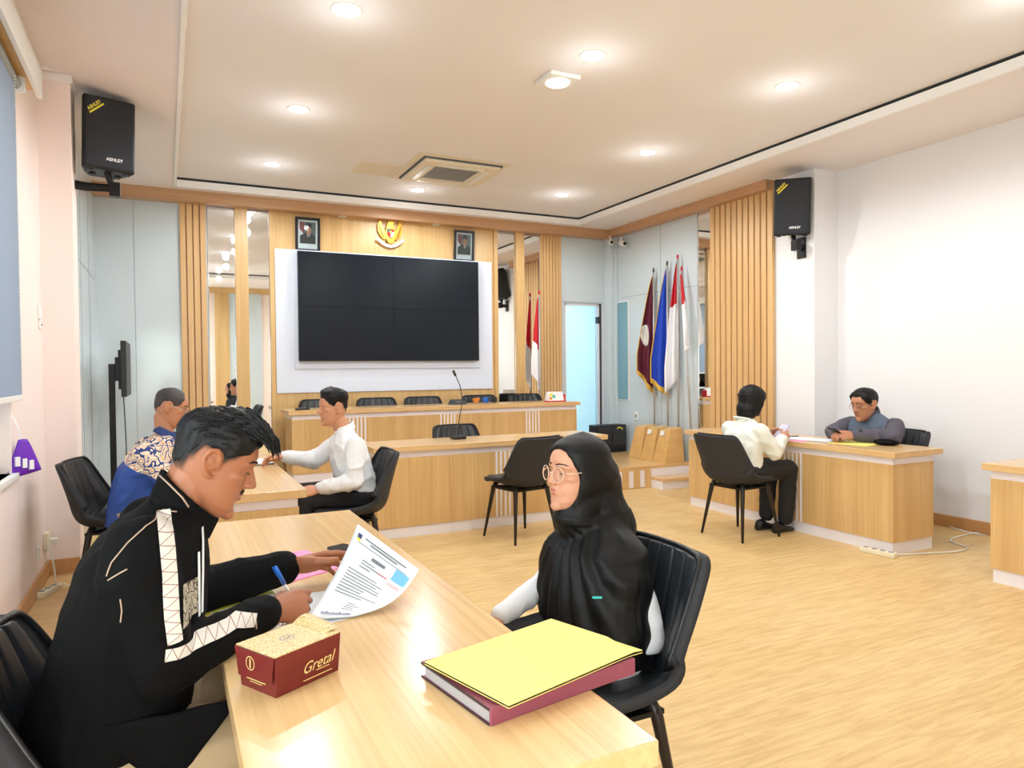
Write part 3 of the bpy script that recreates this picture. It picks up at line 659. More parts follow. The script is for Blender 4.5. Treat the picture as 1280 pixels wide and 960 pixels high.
# switches and sockets
def plate(name, label, cat, c, rotz, w_, h_, kids):
    t = thing(name, label, cat, c, rotz); obj('plate', MB().box((-w_ / 2, -.012, -h_ / 2), (w_ / 2, 0, h_ / 2)), 'white_plastic', t, bevel=.003)
    for nm, m_, (x, z, r, s) in kids: obj(nm, MB().box((x - r, -.016, z - s), (x + r, -.01, z + s)), m_, t, bevel=.002)
p = ax(48, 391, XL); plate('light_switch', 'white double light switch on the left wall by the pillar', 'switch', p, pi / 2, .085, .085, [('rocker', 'white', (-.018, 0, .014, .03)), ('rocker', 'white', (.018, 0, .014, .03))])
p = ax(49, 406, XL); plate('wall_socket', 'small white socket just below the double light switch', 'socket', p, pi / 2, .06, .05, [('outlet', 'black_plastic', (0, 0, .006, .006))])
p = ax(796, 520, XR); plate('wall_socket', 'small white socket on the grey panel behind the flags', 'socket', p, -pi / 2, .08, .11, [('outlet', 'grey_plastic', (0, 0, .02, .02))])
p = ax(55, 676, XL); t = thing('wall_socket', 'cream socket with plugged-in adapter low on the left wall by the pillar', 'socket', p, pi / 2)
obj('plate', MB().box((-.045, -.03, -.055), (.045, 0, .055)), 'cream_plastic', t, bevel=.004); obj('plug', MB().box((.0, -.075, -.03), (.045, -.03, .01)), 'white_plastic', t, bevel=.008)
p = ax(46, 692, XL); plate('wall_socket', 'flat white blank plate left of the cream socket', 'socket', p, pi / 2, .05, .08, [])
# power strips and cables
def strip(label, c, rotz, L, n):
    t = thing('power_strip', label, 'power strip', c, rotz); obj('body', MB().box((-L / 2, -.03, 0), (L / 2, .03, .035)), 'cream_plastic', t, bevel=.006)
    for i in range(n): obj('outlet', MB().lathe((-L / 2 + (i + .6) * L / (n + .2), 0, .034), [(0, .004), (.018, .004), (.019, 0), (0, 0)], 14), 'grey_plastic', t)
c = az(60, 742, .0); strip('cream power strip on the floor by the left pillar', c, 1.2, .2, 3)
tag(obj('power_cable', MB().tube([ax(62, 678, XL + .06), V((-.66, 5.3, .12)), V((-.66, 5.33, .03)), V((-.55, 5.25, .008)), V((-.3, 5.2, .008)), V((-.15, 5.4, .008))], .005), 'cable_white', smooth=True), 'white cable running from the cream wall socket along the floor', 'cable')
c = az(1098, 693, 0); strip('cream power strip on the floor at the corner of the right desk', c, -pi / 2 + .12 + pi / 2 * .0, .26, 4)
def fz(pts, r=.006): return MB().tube([az(x, y, r + .001) for x, y in pts], r)
tag(obj('power_cable', fz([(1112, 694), (1150, 692), (1190, 690), (1205, 688), (1211, 684), (1200, 681), (1188, 677), (1190, 673), (1205, 669), (1218, 666), (1231, 665)]), 'cable_white', smooth=True), 'white cable looping from the power strip to the right wall', 'cable')
tag(obj('power_cable', fz([(1184, 657), (1192, 660), (1206, 664), (1219, 667), (1232, 669)]), 'cable_white', smooth=True), 'white cable along the right skirting behind the desks', 'cable')
# purple pouch hanging at the window corner
c = ax(28, 570, XL + .04); t = thing('hanging_pouch', 'purple and white cloth pouch hanging at the window corner', 'pouch', c, -.9)
pm = MB().sheet(lambda u, v: V((.015 * sin(u * pi) * sin(v * pi), (v - .5) * .16 * (.25 + .9 * u) , .09 - .19 * u + .03 * (v - .5) * u)), 10, 8, .012)
obj('cloth', pm, 'purple', t, smooth=True)
for k in range(3): obj('white_patch', MB().box((.006, -.05 + k * .035, -.05 - k * .012), (.031, -.028 + k * .035, .0 - k * .012)), 'white', t)
obj('loop', MB().tube([V((.005, 0, .08)), V((0, -.02, .16)), V((-.03, -.03, .22))], .004), 'white', t)
# ------------------------------------------------------------------ desks
def desk(label, x0, x1, y0, y1, front, z=0, stripes=(), group=None):
    """panel desk; front = side of the closed visitor panel"""
    rz = {'-y': 0, '+x': pi / 2, '-x': -pi / 2}[front]
    L, W = (x1 - x0, y1 - y0) if front == '-y' else (y1 - y0, x1 - x0)
    t = thing('desk', label, 'desk', ((x0 + x1) / 2, (y0 + y1) / 2, z), rz)
    l, w, o = L / 2, W / 2, .035
    obj('desk_top', MB().box((-l, -w, .706), (l, w, .75)), 'wood_top_x', t, bevel=.003)
    def three(z0, z1, i, th):   # front and two ends as one U-shaped panel
        a, c, y0_, y1_ = -l + o + i, l - o - i, -w + o + i, w - .06
        return MB().prism([(a, y0_), (c, y0_), (c, y1_), (c - th, y1_), (c - th, y0_ + th), (a + th, y0_ + th), (a + th, y1_), (a, y1_)], z1 - z0, (0, 0, z0), (1, 0, 0), (0, 1, 0))
    obj('white_band', three(.655, .706, .006, .018), 'white_lam', t)
    obj('body_panel', three(.088, .655, 0, .022), 'wood_v', t, bevel=.002)
    obj('plinth', three(0, .088, .012, .02), 'white_lam', t)
    if stripes:
        for c in stripes:
            m = MB()
            for i in range(5): m.box((c + (i - 2) * .042 - .0085, -w + o - .003, .088), (c + (i - 2) * .042 + .0085, -w + o + .002, .655))
            obj('white_stripes', m, 'white_lam', t)
    return t
desk('foreground wooden desk with cake box, papers and binder on it', .098, .723, .93, 3.12, '+x')
desk('wooden desk between the man in patterned blue shirt and the man in white shirt', .03, .652, 3.775, 5.75, '+x')
cx = (1.47 + 3.70) / 2; s = [ay(632, 600, 5.53).x - cx]
desk('long wooden desk standing before the stage with an empty black chair in front', 1.47, 3.70, 5.50, 6.05, '-y', 0, s)
cx = (1.118 + 4.616) / 2; s = [ay(p, 540, 7.5).x - cx for p in (447, 560, 666)]
desk('longest wooden desk up on the stage below the video wall', 1.118, 4.616, 7.465, 8.0, '-y', ZF, s)
desk('wooden desk on the right between the woman in white and the man in grey', 4.645, 5.20, 3.285, 5.56, '-x', 0, [ .20])
desk('wooden desk cut off by the right edge of the frame', 4.615, 5.2, .45, 2.672, '-x')

# ------------------------------------------------------------------ chair: upholstered bucket on four tapered legs, faces +x
PROF = [(.255, .452), (.245, .476), (.20, .480), (.10, .468), (-.02, .458), (-.12, .458), (-.18, .478), (-.215, .53), (-.235, .61), (-.258, .70), (-.278, .775), (-.288, .815), (-.292, .832)]
HW = [.185, .20, .215, .235, .248, .255, .258, .256, .25, .24, .228, .215, .19]
LIFT = [0, .004, .014, .034, .058, .085, .10, .05, .01, 0, 0, 0, 0]     # sides rise off the seat
WRAP = [0, 0, 0, 0, 0, .02, .065, .115, .11, .085, .062, .045, .035]   # sides come forward off the back
def cat(L, t):
    n = len(L) - 1; x = min(max(t, 0), 1) * n; i = min(int(x), n - 1); f = x - i
    p = [L[max(i - 1, 0)], L[i], L[i + 1], L[min(i + 2, n)]]
    def c(a, b, d, e): return .5 * (2 * b + (d - a) * f + (2 * a - 5 * b + 4 * d - e) * f * f + (3 * b - a - 3 * d + e) * f ** 3)
    return tuple(c(*q) for q in zip(*p)) if isinstance(L[0], tuple) else c(*p)
def shell(t, v):
    x, z = cat(PROF, t); w = max(cat(HW, t), .02); a = abs(v) ** 2.6
    return V((x + cat(WRAP, t) * a, w * v, z + cat(LIFT, t) * a))
def sn(t, v, e=.004):
    return ((shell(min(t + e, 1), v) - shell(max(t - e, 0), v)).cross(shell(t, min(v + e, 1)) - shell(t, max(v - e, -1)))).normalized()
def make_chair(label):
    t = thing('chair', label, 'chair')
    obj('shell', MB().sheet(lambda u, v: shell(u, 2 * v - 1) , 44, 20, .03), 'shell_fabric', t, smooth=True)
    N = sn(.7, 0); sg = 1 if N.x < 0 else -1
    def padp(t0, t1, tuft): return lambda u, v: (shell(t0 + (t1 - t0) * u, (2 * v - 1) * .9) - sn(t0 + (t1 - t0) * u, (2 * v - 1) * .9) * sg * (shell_h(u, v, tuft)))
    def shell_h(u, v, tuft):
        e = (min(1, min(u, 1 - u) * 12) * min(1, min(v, 1 - v) * 14)) ** .5; h = -.004 + .02 * e
        return h - (.009 * (1 - abs(sin(v * pi * 6.0))) ** 5 * e if tuft else 0)
    obj('back_cushion', MB().grid(padp(.50, .985, True), 26, 60), 'leather', t, smooth=True)
    obj('seat_cushion', MB().grid(padp(.07, .50, False), 24, 24), 'leather', t, smooth=True)
    pts = [shell(1 - .5 * i / 14, -.97) for i in range(15)][::-1] + [shell(1, -.97 + 1.94 * i / 10) for i in range(11)] + [shell(1 - .5 * i / 14, .97) for i in range(15)]
    obj('piping', MB().tube([p + V((.004, 0, .004)) for p in pts], .007, 8), 'piping', t, smooth=True)
    obj('seat_frame', MB().box((-.15, -.17, .40), (.19, .17, .414)).cyl((-.13, -.17, .41), (.17, .17, .41), .011).cyl((-.13, .17, .41), (.17, -.17, .41), .011), 'black_metal', t)
    for sx, sy in ((1, 1), (1, -1), (-1, 1), (-1, -1)):
        c = .02
        obj('leg', MB().tube([V((c + sx * .13, sy * .14, .45)), V((c + sx * .15, sy * .16, .40)), V((c + sx * .212, sy * .215, 0))], [.02, .019, .0095], 12), 'leg_metal', t, smooth=True)
    return t
ch0 = make_chair('black tufted chair under the man in black jacket, cut off at the left edge')
ch0.location = (-.055, 1.70, 0)
def chair(x, y, deg, label, z=0): return dup(ch0, (x, y, z), rad(deg), label)
chair(1.085, 1.735, 180, 'black tufted leather chair under the girl in the black headscarf')
chair(-.27, 5.0, -12, 'black chair with padded back by the left pillar, under the man in patterned blue shirt')
chair(1.07, 4.62, 176, 'black padded chair under the man in white shirt')
chair(2.585, 5.10, 101, 'empty black chair standing in front of the long desk, back turned')
chair(4.17, 4.32, 4, 'black chair under the woman in the white blouse')
chair(5.30, 3.86, 172, 'black chair behind the man in grey at the right desk')
chair(2.52, 6.12, -88, 'empty black chair behind the desk before the stage, only its back showing')
for px, lab in ((400, 'first black chair behind the stage desk from the left, half behind the white-shirted man'), (470, 'second black chair from the left behind the stage desk'), (528, 'third black chair from the left behind the stage desk'),
                (598, 'fourth black chair behind the stage desk, behind the tangle of coloured cables'), (655, 'fifth black chair behind the stage desk, nearest the lone flag')):
    chair(ay(px, 500, 8.1).x, 7.83, -90, lab, ZF)

# ------------------------------------------------------------------ things on the foreground desk
ZT1 = .75
bx = thing('cake_box', 'dark red cardboard cake box with cream patterned lid on the foreground desk', 'box', (.174, 1.372, ZT1), rad(29))
L_, W_, H_ = .160, .118, .082
m = MB(); k = .004
m.loft([[V((k, k, 0)), V((L_ - k, k, 0)), V((L_ - k, W_ - k, 0)), V((k, W_ - k, 0))], [V((0, 0, H_ - .003)), V((L_, 0, H_ - .003)), V((L_, W_, H_ - .003)), V((0, W_, H_ - .003))]])
obj('carton', m, 'box_red', bx, bevel=.0015)
obj('lid', MB().box((-.002, -.002, H_ - .003), (L_ - .03, W_ + .002, H_)).prism([(L_ - .03, -.002), (L_ - .004, -.002), (L_ - .03, W_ * .7)], .003, (0, 0, H_ - .003), (1, 0, 0), (0, 1, 0)), 'box_top', bx, bevel=.001)
fl = MB().prism([(0, 0), (W_ + .004, 0), (W_ - .004, -.05), (.012, -.055)], .0015, (-.0035, W_ + .002, H_ - .002), (0, -1, 0), (0, 0, 1))
obj('side_flap', fl, 'box_red', bx)
obj('open_flap', MB().sheet(lambda u, v: V((L_ - .03 + .045 * u, .012 + v * (W_ - .012), H_ - .002 + .012 * sin(u * 2.2) - .01 * u * (1 - v))), 6, 4, .0012), 'box_top', bx)
obj('lettering', text_mb('Gretal', .030, (L_ * .62, -.0005, .036), (1, 0, .06), (-.06, 0, 1), shear=.45, depth=.001), 'box_gold', bx)
ln = MB().box((L_ * .40, -.0012, .0115), (L_ * .84, 0, .0128)).box((L_ * .60, -.0012, .0225), (L_ * .80, 0, .0238)); obj('printed_line', ln, 'box_gold', bx)
ring = MB()
def ringp(b, c, X, Y, r, w, n=28):
    c = V(c); X = V(X); Y = V(Y); b.loft([[c + (X * cos(2 * pi * i / n) + Y * sin(2 * pi * i / n)) * q for i in range(n)] for q in (r, r - w)], cap=False); return b
r2 = ringp(MB(), (-.0062, W_ * .58, .056), (0, -1, 0), (0, 0, 1), .0135, .0018); r2.box((-.0066, W_ * .58 - .0015, .047), (-.0058, W_ * .58 + .0015, .065)); obj('round_mark', r2, 'box_gold', bx)
r2 = ringp(MB(), (L_ * .45, W_ * .5, H_ + .0006), (1, 0, 0), (0, 1, 0), .015, .003); r2.box((L_ * .45 - .007, W_ * .5 - .0015, H_), (L_ * .45 + .007, W_ * .5 + .0015, H_ + .0008)); obj('round_mark', r2, 'grey_plastic', bx)
obj('printed_line', MB().box((-.0012, W_ * .25, .022), (0, W_ * .75, .0235)).box((-.0012, W_ * .35, .0175), (0, W_ * .65, .0185)), 'box_gold', bx)

# binder stack: maroon box file with yellow folder on it
def quad_z(pts, z): return [az(x, y, z) for x, y in pts]
def slab(q, z0, z1, ins=0):
    c = sum(q, V()) / 4; b = MB(); r = [p + (c - p).normalized() * ins for p in q]
    b.loft([[V((p.x, p.y, z0)) for p in r], [V((p.x, p.y, z1)) for p in r]]); return b
A0 = V((.4915, 1.100, 0)); dx = V((.366, .062, 0)).normalized(); dy = V((-dx.y, dx.x, 0))
bl_ = thing('binder', 'maroon box binder lying on the foreground desk, overhanging its edge', 'binder', (A0.x, A0.y, ZT1), math.atan2(dx.y, dx.x))
LB, WB, HB = .352, .245, .032
obj('lower_cover', MB().box((0, 0, 0), (LB, WB, .003)), 'maroon_board', bl_, bevel=.001)
obj('page_block', MB().box((.004, .006, .003), (LB - .008, WB - .01, HB - .005)), 'page_edge', bl_)
obj('upper_cover', MB().sheet(lambda u, v: V((LB * u, WB * v, HB - .004 - .002 * sin(pi * v))), 8, 8, .0035), 'maroon_board', bl_)
obj('spine', MB().box((0, -.004, 0), (LB, .002, HB)), 'maroon_board', bl_, bevel=.002)
obj('dark_hinge', MB().box((-.001, .0, .0), (.001, WB, .0035)).box((-.001, 0, HB - .006), (.001, WB, HB - .001)), 'dark_edge', bl_)
zf = ZT1 + HB + .002; q = [az(531, 829, zf + .006), az(636, 884, zf + .004), az(803, 812, zf + .004), az(689, 775, zf + .012)]
yf = thing('folder', 'yellow card folder lying on top of the maroon binder', 'folder', (q[1].x, q[1].y, zf))
def yfn(o):
    def f(u, v):
        p = (q[1] * (1 - u) + q[2] * u) * (1 - v) + (q[0] * (1 - u) + q[3] * u) * v - V((q[1].x, q[1].y, zf))
        return p + V((0, 0, o + .004 * sin(u * pi) * sin(v * pi) - .004 * (u > .93) * (v < .3)))
    return f
obj('front_cover', MB().sheet(yfn(.002), 14, 14, .0012), 'yellow_paper', yf, smooth=False)
obj('back_cover', MB().sheet(yfn(-.003), 8, 8, .0012), 'yellow_paper', yf)
obj('inner_sheets', MB().sheet(yfn(-.0012), 4, 4, .0022), 'dark_edge', yf)
# folders and sheets near the writing hand
def flat(name, label, cat, px, z, t, m_):
    q = [az(x, y, z) for x, y in px]; o = q[0].copy(); o.z = z - t
    th = thing(name, label, cat, o); obj('sheet', slab([p - o for p in q], 0, t), m_, th); return th
flat('folder', 'pink card folder lying behind the hand holding the paper', 'folder', [(270, 705), (383, 687), (427, 709), (300, 745)], ZT1 + .003, .003, 'pink_paper')
flat('folder', 'yellow-green folder lying under the forearm of the man in black', 'folder', [(232, 742), (338, 735), (352, 752), (236, 772)], ZT1 + .006, .003, 'lime_paper')
flat('paper', 'blank white sheet lying on the yellow-green folder below the writing hand', 'paper', [(262, 768), (338, 742), (362, 746), (330, 785)], ZT1 + .008, .0008, 'paper')
flat('paper', 'white signed sheet lying flat under the raised certificate', 'paper', [(352, 745), (412, 738), (452, 768), (372, 790)], ZT1 + .0012, .0008, 'paper')
ph = thing('phone', 'black phone lying on the desk behind the raised paper', 'phone', az(434, 688, ZT1), .4)
obj('body', MB().box((-.035, -.07, 0), (.035, .07, .008)), 'black_plastic', ph, bevel=.003); obj('screen', MB().box((-.032, -.066, .008), (.032, .066, .0085)), 'screen', ph)
# the certificate held up in the left hand
pt = thing('paper', 'printed certificate with blue sticker held up by the man in black', 'paper', az(430, 772, ZT1 + .001))
BRc, BLc = az(440, 771, ZT1 + .004), az(383, 775, ZT1 + .014)
TLc = az(447, 655, .90); TRc = az(524, 712, .835)
def cert(u, v, lift=0):   # u along text line, v down the page
    p = (TLc * (1 - u) + TRc * u) * (1 - v) + (BLc * (1 - u) + BRc * u) * v
    n = V((-.25, -.55, .8)).normalized()
    return p + V((.012, -.02, -.018)) * sin(v * pi) * (.4 + .6 * u) + n * lift - pt.location
obj('sheet', MB().sheet(lambda u, v: cert(u, v), 14, 20, -.0005), 'paper', pt, smooth=True)
m = MB(); random.seed(3)
def bar(b, u0, u1, v, h, lift=.0016): b.grid(lambda a, c: cert(u0 + (u1 - u0) * a, v + h * c, lift), 6, 1)
for u0, u1, v, h in ((.2, .86, .075, .014), (.3, .74, .105, .014), (.12, .9, .15, .006), (.40, .62, .21, .035), (.28, .5, .285, .009), (.28, .58, .315, .009), (.28, .46, .35, .009)): bar(m, u0, u1, v, h)
for i in range(9): bar(m, .14, random.uniform(.55, .92), .42 + i * .032, .008)
for i in range(4): bar(m, .5, random.uniform(.62, .75), .76 + i * .028, .007)
obj('printed_text', m, 'ink', pt)
m = MB(); bar(m, .55, .72, .315, .012); bar(m, .74, .95, .345, .006); bar(m, .74, .95, .365, .006); obj('red_print', m, 'ink_red', pt)
m = MB(); m.grid(lambda a, c: cert(.76 + .2 * a, .16 + .14 * c, .0016), 3, 3); obj('blue_sticker', m, 'sticker_blue', pt)
m = MB(); m.grid(lambda a, c: cert(.07 + .07 * a, .07 + .05 * c, .0018), 2, 2); obj('crest', m, 'navy', pt); m = MB(); m.grid(lambda a, c: cert(.075 + .06 * a, .115 + .03 * c, .0018), 2, 2); obj('crest_base', m, 'yellow_print', pt)
m = MB()
for i in range(14): m.tube([cert(.2 + i * .045, .93, .002), cert(.21 + i * .045, .90 + .03 * random.random(), .002), cert(.24 + i * .045, .95, .002), cert(.245 + i * .045, .92, .002)], .0006, 4)
obj('stamp', m, 'ink_violet', pt)

# ------------------------------------------------------------------ things on the other desks
def sheet_on(name, label, cat, x, y, z, w_, l_, rz, m_, t=.002):
    th = thing(name, label, cat, (x, y, z), rz); obj('sheet', MB().box((-w_ / 2, -l_ / 2, 0), (w_ / 2, l_ / 2, t)), m_, th); return th
sheet_on('paper', 'pink sheet on the right desk by the edge nearest the woman', 'paper', 4.76, 4.30, .75, .2, .3, .1, 'pink_paper')
sheet_on('paper', 'white sheets on the right desk in front of the man in grey', 'paper', 4.88, 4.22, .753, .24, .42, .25, 'paper', .004)
sheet_on('folder', 'yellow folder on the right desk beside the wristwatch arm', 'folder', 4.93, 3.83, .75, .22, .32, .1, 'yellow_paper', .004)
w_ = thing('pouch', 'black soft pouch on the right desk near the elbow of the man in grey', 'pouch', (5.02, 3.62, .75), .2)
obj('body', MB().ellipsoid((0, 0, .024), (.05, .10, .026)), 'black_cloth', w_, smooth=True); obj('zip', MB().tube([(-.045, -.05, .03), (-.05, 0, .032), (-.045, .05, .03)], .003), 'black_metal', w_)
sheet_on('pen', 'dark pen on the papers at the far end of the right desk', 'pen', 4.9, 4.45, .757, .009, .14, .9, 'black_plastic', .008)
lp = thing('tablet', 'white papers in a clip file on the desk under the reaching hand', 'file', (.50, 5.05, .75), .15)
obj('board', MB().box((-.12, -.16, 0), (.12, .16, .006)), 'black_plastic', lp, bevel=.002); obj('sheets', MB().box((-.11, -.15, .006), (.11, .15, .010)), 'paper', lp); obj('clip', MB().box((-.04, .13, .008), (.04, .16, .018)), 'chrome', lp)
r_ = thing('remote', 'small black remote on the left end of the stage desk', 'remote', (ay(378, 508, 7.62).x, 7.62, ZF + .75), .3)
obj('body', MB().box((-.075, -.022, 0), (.075, .022, .02)), 'black_plastic', r_, bevel=.005); obj('buttons', MB().box((-.05, -.012, .02), (.04, .012, .022)), 'grey_plastic', r_)
# gooseneck microphone on the front desk
mx_ = ay(573, 546, 5.85); mc = thing('microphone', 'thin gooseneck microphone standing on the desk before the stage', 'microphone', (mx_.x, 5.85, .75))
obj('base', MB().box((-.06, -.05, 0), (.06, .06, .03)), 'black_plastic', mc, bevel=.008)
pts = [ay(573, 543, 5.85), ay(574, 525, 5.85), ay(578, 500, 5.85), ay(575, 482, 5.84), ay(569, 468, 5.82)]
obj('gooseneck', MB().tube([p - mc.location for p in pts], .0042), 'steel_dark', mc, smooth=True); obj('capsule', MB().capsule(ay(569, 469, 5.82) - mc.location, ay(567, 464, 5.81) - mc.location, .011), 'black_plastic', mc, smooth=True)
p = ay(572, 497, 7.72); cs = thing('conference_unit', 'grey conference unit on the stage desk beside coloured cables', 'conference unit', (p.x, 7.72, ZF + .75))
obj('body', MB().loft([[V((-.1, -.07, 0)), V((.1, -.07, 0)), V((.1, .08, 0)), V((-.1, .08, 0))], [V((-.07, -.05, .02)), V((.09, -.05, .02)), V((.09, .07, .06)), V((-.07, .07, .06))]]), 'steel_dark', cs, bevel=.008)
obj('keys', MB().box((-.03, -.035, .028), (.05, .0, .036)), 'grey_plastic', cs)
p = ay(600, 497, 7.72)
for i, (m_, lab) in enumerate((('orange_plastic', 'orange cable bundle on the stage desk'), ('blue_plastic', 'blue cable bundle on the stage desk'), ('cable_black', 'black cable bundle on the stage desk'))):
    c = V((p.x + (-.06, .06, .17)[i], 7.70, ZF + .75))
    o = obj('cable', MB().tube([c + V(((.025 + .01 * (k % 3)) * cos(k * .9), .03 * sin(k * .9), .012 + .0028 * k)) for k in range(22)], .0065, 8), m_, smooth=True); tag(o, lab, 'cable')
p = ay(693, 499, 7.62); cl_ = thing('desk_calendar', 'white desk calendar with red base on the right end of the stage desk', 'calendar', (p.x, 7.62, ZF + .75), .05)
obj('base', MB().box((-.12, -.055, 0), (.13, .055, .014)), 'red', cl_, bevel=.002)
obj('card', MB().loft([[V((-.115, -.05, .014)), V((.115, -.05, .014)), V((.115, .05, .014)), V((-.115, .05, .014))], [V((-.11, -.012, .125)), V((.11, -.012, .125)), V((.11, .012, .125)), V((-.11, .012, .125))]]), 'white', cl_)
m = MB()
for i, (x, z, w1, h1) in enumerate(((-.10, .03, .04, .03), (-.05, .05, .04, .035), (-.09, .075, .05, .03))): 
    yy = lambda zz: -.052 + (zz - .014) * .038 / .111 - .002
    pc = MB(); pc.add([(x, yy(z), z), (x + w1, yy(z), z), (x + w1, yy(z + h1), z + h1), (x, yy(z + h1), z + h1)], [(0, 1, 2, 3)]); obj('picture', pc, ('orange_plastic', 'teal', 'yellow_print')[i], cl_)
obj('side_edge', MB().box((.112, -.05, .014), (.13, .045, .09)), 'red', cl_)

# ------------------------------------------------------------------ stage furniture: screen stand, case, flag boxes, flags
b0 = az(134, 607, ZF); tv = thing('screen_stand', 'black floor stand with a screen seen edge-on by the grey panels', 'stand', (-.34, 7.55, ZF))
def lw(px, py, y): return ay(px, py, y) - tv.location
xp = lw(142, 560, 7.55).x
obj('base', MB().box((xp - .20, -.24, 0), (xp + .24, .24, .035)), 'black_metal', tv, bevel=.004)
for s_ in (0, ): obj('pole', MB().box((xp - .028, -.025, .03), (xp + .024, .025, lw(142, 455, 7.55).z)), 'black_metal', tv, bevel=.004)
xs = lw(151, 460, 7.55)
obj('mount', MB().box((xp + .03, -.1, xs.z - .12), (xs.x + .02, .1, xs.z + .10)).box((xs.x - .02, -.03, xs.z - .2), (xs.x + .012, .03, xs.z + .17)), 'black_metal', tv, bevel=.003)
obj('screen', MB().box((xs.x + .02, -.42, xs.z - .26), (xs.x + .065, .42, xs.z + .24), M.Rotation(0, 3, 'Z')), 'bezel', tv, bevel=.006)
obj('cable', MB().tube([lw(154, 488, 7.5), lw(156, 520, 7.5), lw(158, 560, 7.5), lw(157, 600, 7.5)], .005), 'cable_black', tv, smooth=True)
p0 = ay(746, 562, 7.8); p1 = ay(797, 562, 7.8); p1.x = min(p1.x, XR - .06)
ec = thing('equipment_case', 'black equipment case on the stage in front of the glass door', 'case', ((p0.x + p1.x) / 2, 7.8, ZP)); w_ = (p1.x - p0.x) / 2
hc = ay(770, 531, 7.8).z - ZP
obj('body', MB().box((-w_, 0, .0), (w_, .2, hc)), 'case_black', ec, bevel=.015)
obj('front_panel', MB().box((-w_ * .9, -.012, .10), (-.01, .002, hc - .03)).box((.01, -.012, .10), (w_ * .9, .002, hc - .03)), 'steel_dark', ec, bevel=.006)
obj('handle', MB().tube([(w_ * .3, -.02, hc - .05), (w_ * .35, -.035, hc - .03), (w_ * .6, -.035, hc - .05), (w_ * .65, -.02, hc - .07)], .008), 'yellow_print', ec, smooth=True)
obj('base_slot', MB().box((-w_ * .8, -.004, .015), (w_ * .8, .0, .06)), 'bezel', ec)
for i, (bp, lab) in enumerate(((7.19, 'tapered wooden box by the flags, farthest of three'), (6.945, 'tapered wooden box by the flags, middle of three'), (6.70, 'tapered wooden box by the flags, nearest the desk'))):
    t = thing('wooden_box', lab, 'box', (5.37, bp, ZP))
    obj('body', MB().loft([[V((-.15, -.12, 0)), V((.14, -.12, 0)), V((.14, .12, 0)), V((-.15, .12, 0))], [V((-.05, -.09, .39)), V((.13, -.09, .41)), V((.13, .09, .41)), V((-.05, .09, .39))]]), 'wood_h', t, bevel=.004)
    if i: obj('white_plate', MB().prism([(-.035, 0), (.035, 0), (.035, .055), (-.035, .055)], .012, (-.077, .02, .315), (0, -1, 0), V((.03, 0, .12)).normalized()), 'white_plastic', t)
def flag(label, pole_top, pole_bot, D, m_, Lr, Ll, wid, amp, nf, fr=None, split=None, extra=None):
    """draped cloth: u from the pole outward along D, v downward"""
    pt_, pb = V(pole_top), V(pole_bot); t = thing('flag', label, 'flag', pb); D = V(D).normalized(); Nn = V((D.y, -D.x, 0))
    obj('pole', MB().cyl((0, 0, 0), pt_ - pb, .012), 'pole', t, smooth=True); obj('finial', MB().lathe(pt_ - pb, [(0, -.01), (.016, 0), (.010, .015), (.014, .03), (0, .055)], 10), 'dark_edge' if fr else 'red', t, smooth=True)
    ax_ = (pb - pt_).normalized()
    def S(u, v, off=0):
        Lz = Lr + (Ll - Lr) * u; s = wid * (.12 + .88 * min(1, v * 1.25) ** .8) * u
        p = pt_ - pb + ax_ * .05 + V((0, 0, -1)) * (Lz * v) + (ax_ - V((0, 0, -1))) * (Lz * v) * (1 - u)
        return p + D * s + Nn * (amp * (.25 + v) * sin(u * pi * nf + v * 1.3) * min(1, u * 4) + off + .02)
    sp = split or 1
    obj('cloth', MB().sheet(lambda u, v: S(u, v * sp), 30, 30, .003), m_[0], t, smooth=True)
    if split: obj('lower_cloth', MB().sheet(lambda u, v: S(u, sp + (1 - sp) * v), 30, 24, .003), m_[1], t, smooth=True)
    if fr: obj('fringe', MB().sheet(lambda u, v: S(u, .97 + .045 * v, -.004), 30, 3, .011), 'fringe', t, smooth=True); obj('side_fringe', MB().sheet(lambda u, v: S(.985 + .03 * u, v, -.004), 3, 30, .011), 'fringe', t, smooth=True)
    if extra: obj('emblem', MB().sheet(lambda u, v: (lambda a, r: S(.68 + .30 * r * cos(a), .57 + .10 * r * sin(a), -.014))(2 * pi * v, max(u, .02)), 5, 28, -.006), 'silver_emblem', t, smooth=True)
    return t
XF = 5.36
def fp(px, py, x=XF): return ax(px, py, x)
D = (-.62, .78, 0)
T = fp(817, 340, 5.55); Bp = V((T.x, T.y, ZP))
flag('maroon flag with silver round emblem and gold fringe, leftmost by the right wall', T, Bp, D, ['maroon_flag'], 1.50, 1.22, .21, .035, 3.2, True, None, True)
T = fp(834, 331, 5.55); Bp = V((T.x, T.y, ZP))
flag('bright blue flag with gold fringe between the maroon and red-white flags', T, Bp, D, ['blue_flag'], 1.55, 1.38, .22, .04, 2.6, True)
T = fp(847, 323, 5.54); Bp = V((T.x, T.y, ZP))
flag('red and white flag hanging in front of the others by the right wall', T, Bp, D, ['red', 'white'], 1.40, 1.58, .16, .045, 3.4, None, .34)
T = fp(852, 338, 5.53); Bp = fp(866, 530, 5.53); Bp.z = ZP
flag('second red and white flag on a leaning pole behind the first', T, Bp, (-.12, -1, 0), ['red', 'white'], .95, .80, .16, .03, 2.2, None, .4)
T = ay(674, 368, 8.12); Bp = V((T.x, T.y, ZF))
flag('lone red and white flag standing before the mirror right of the video wall', T, Bp, (-1, -.1, 0), ['red', 'white'], 1.22, .98, .10, .03, 2.2, None, .56)
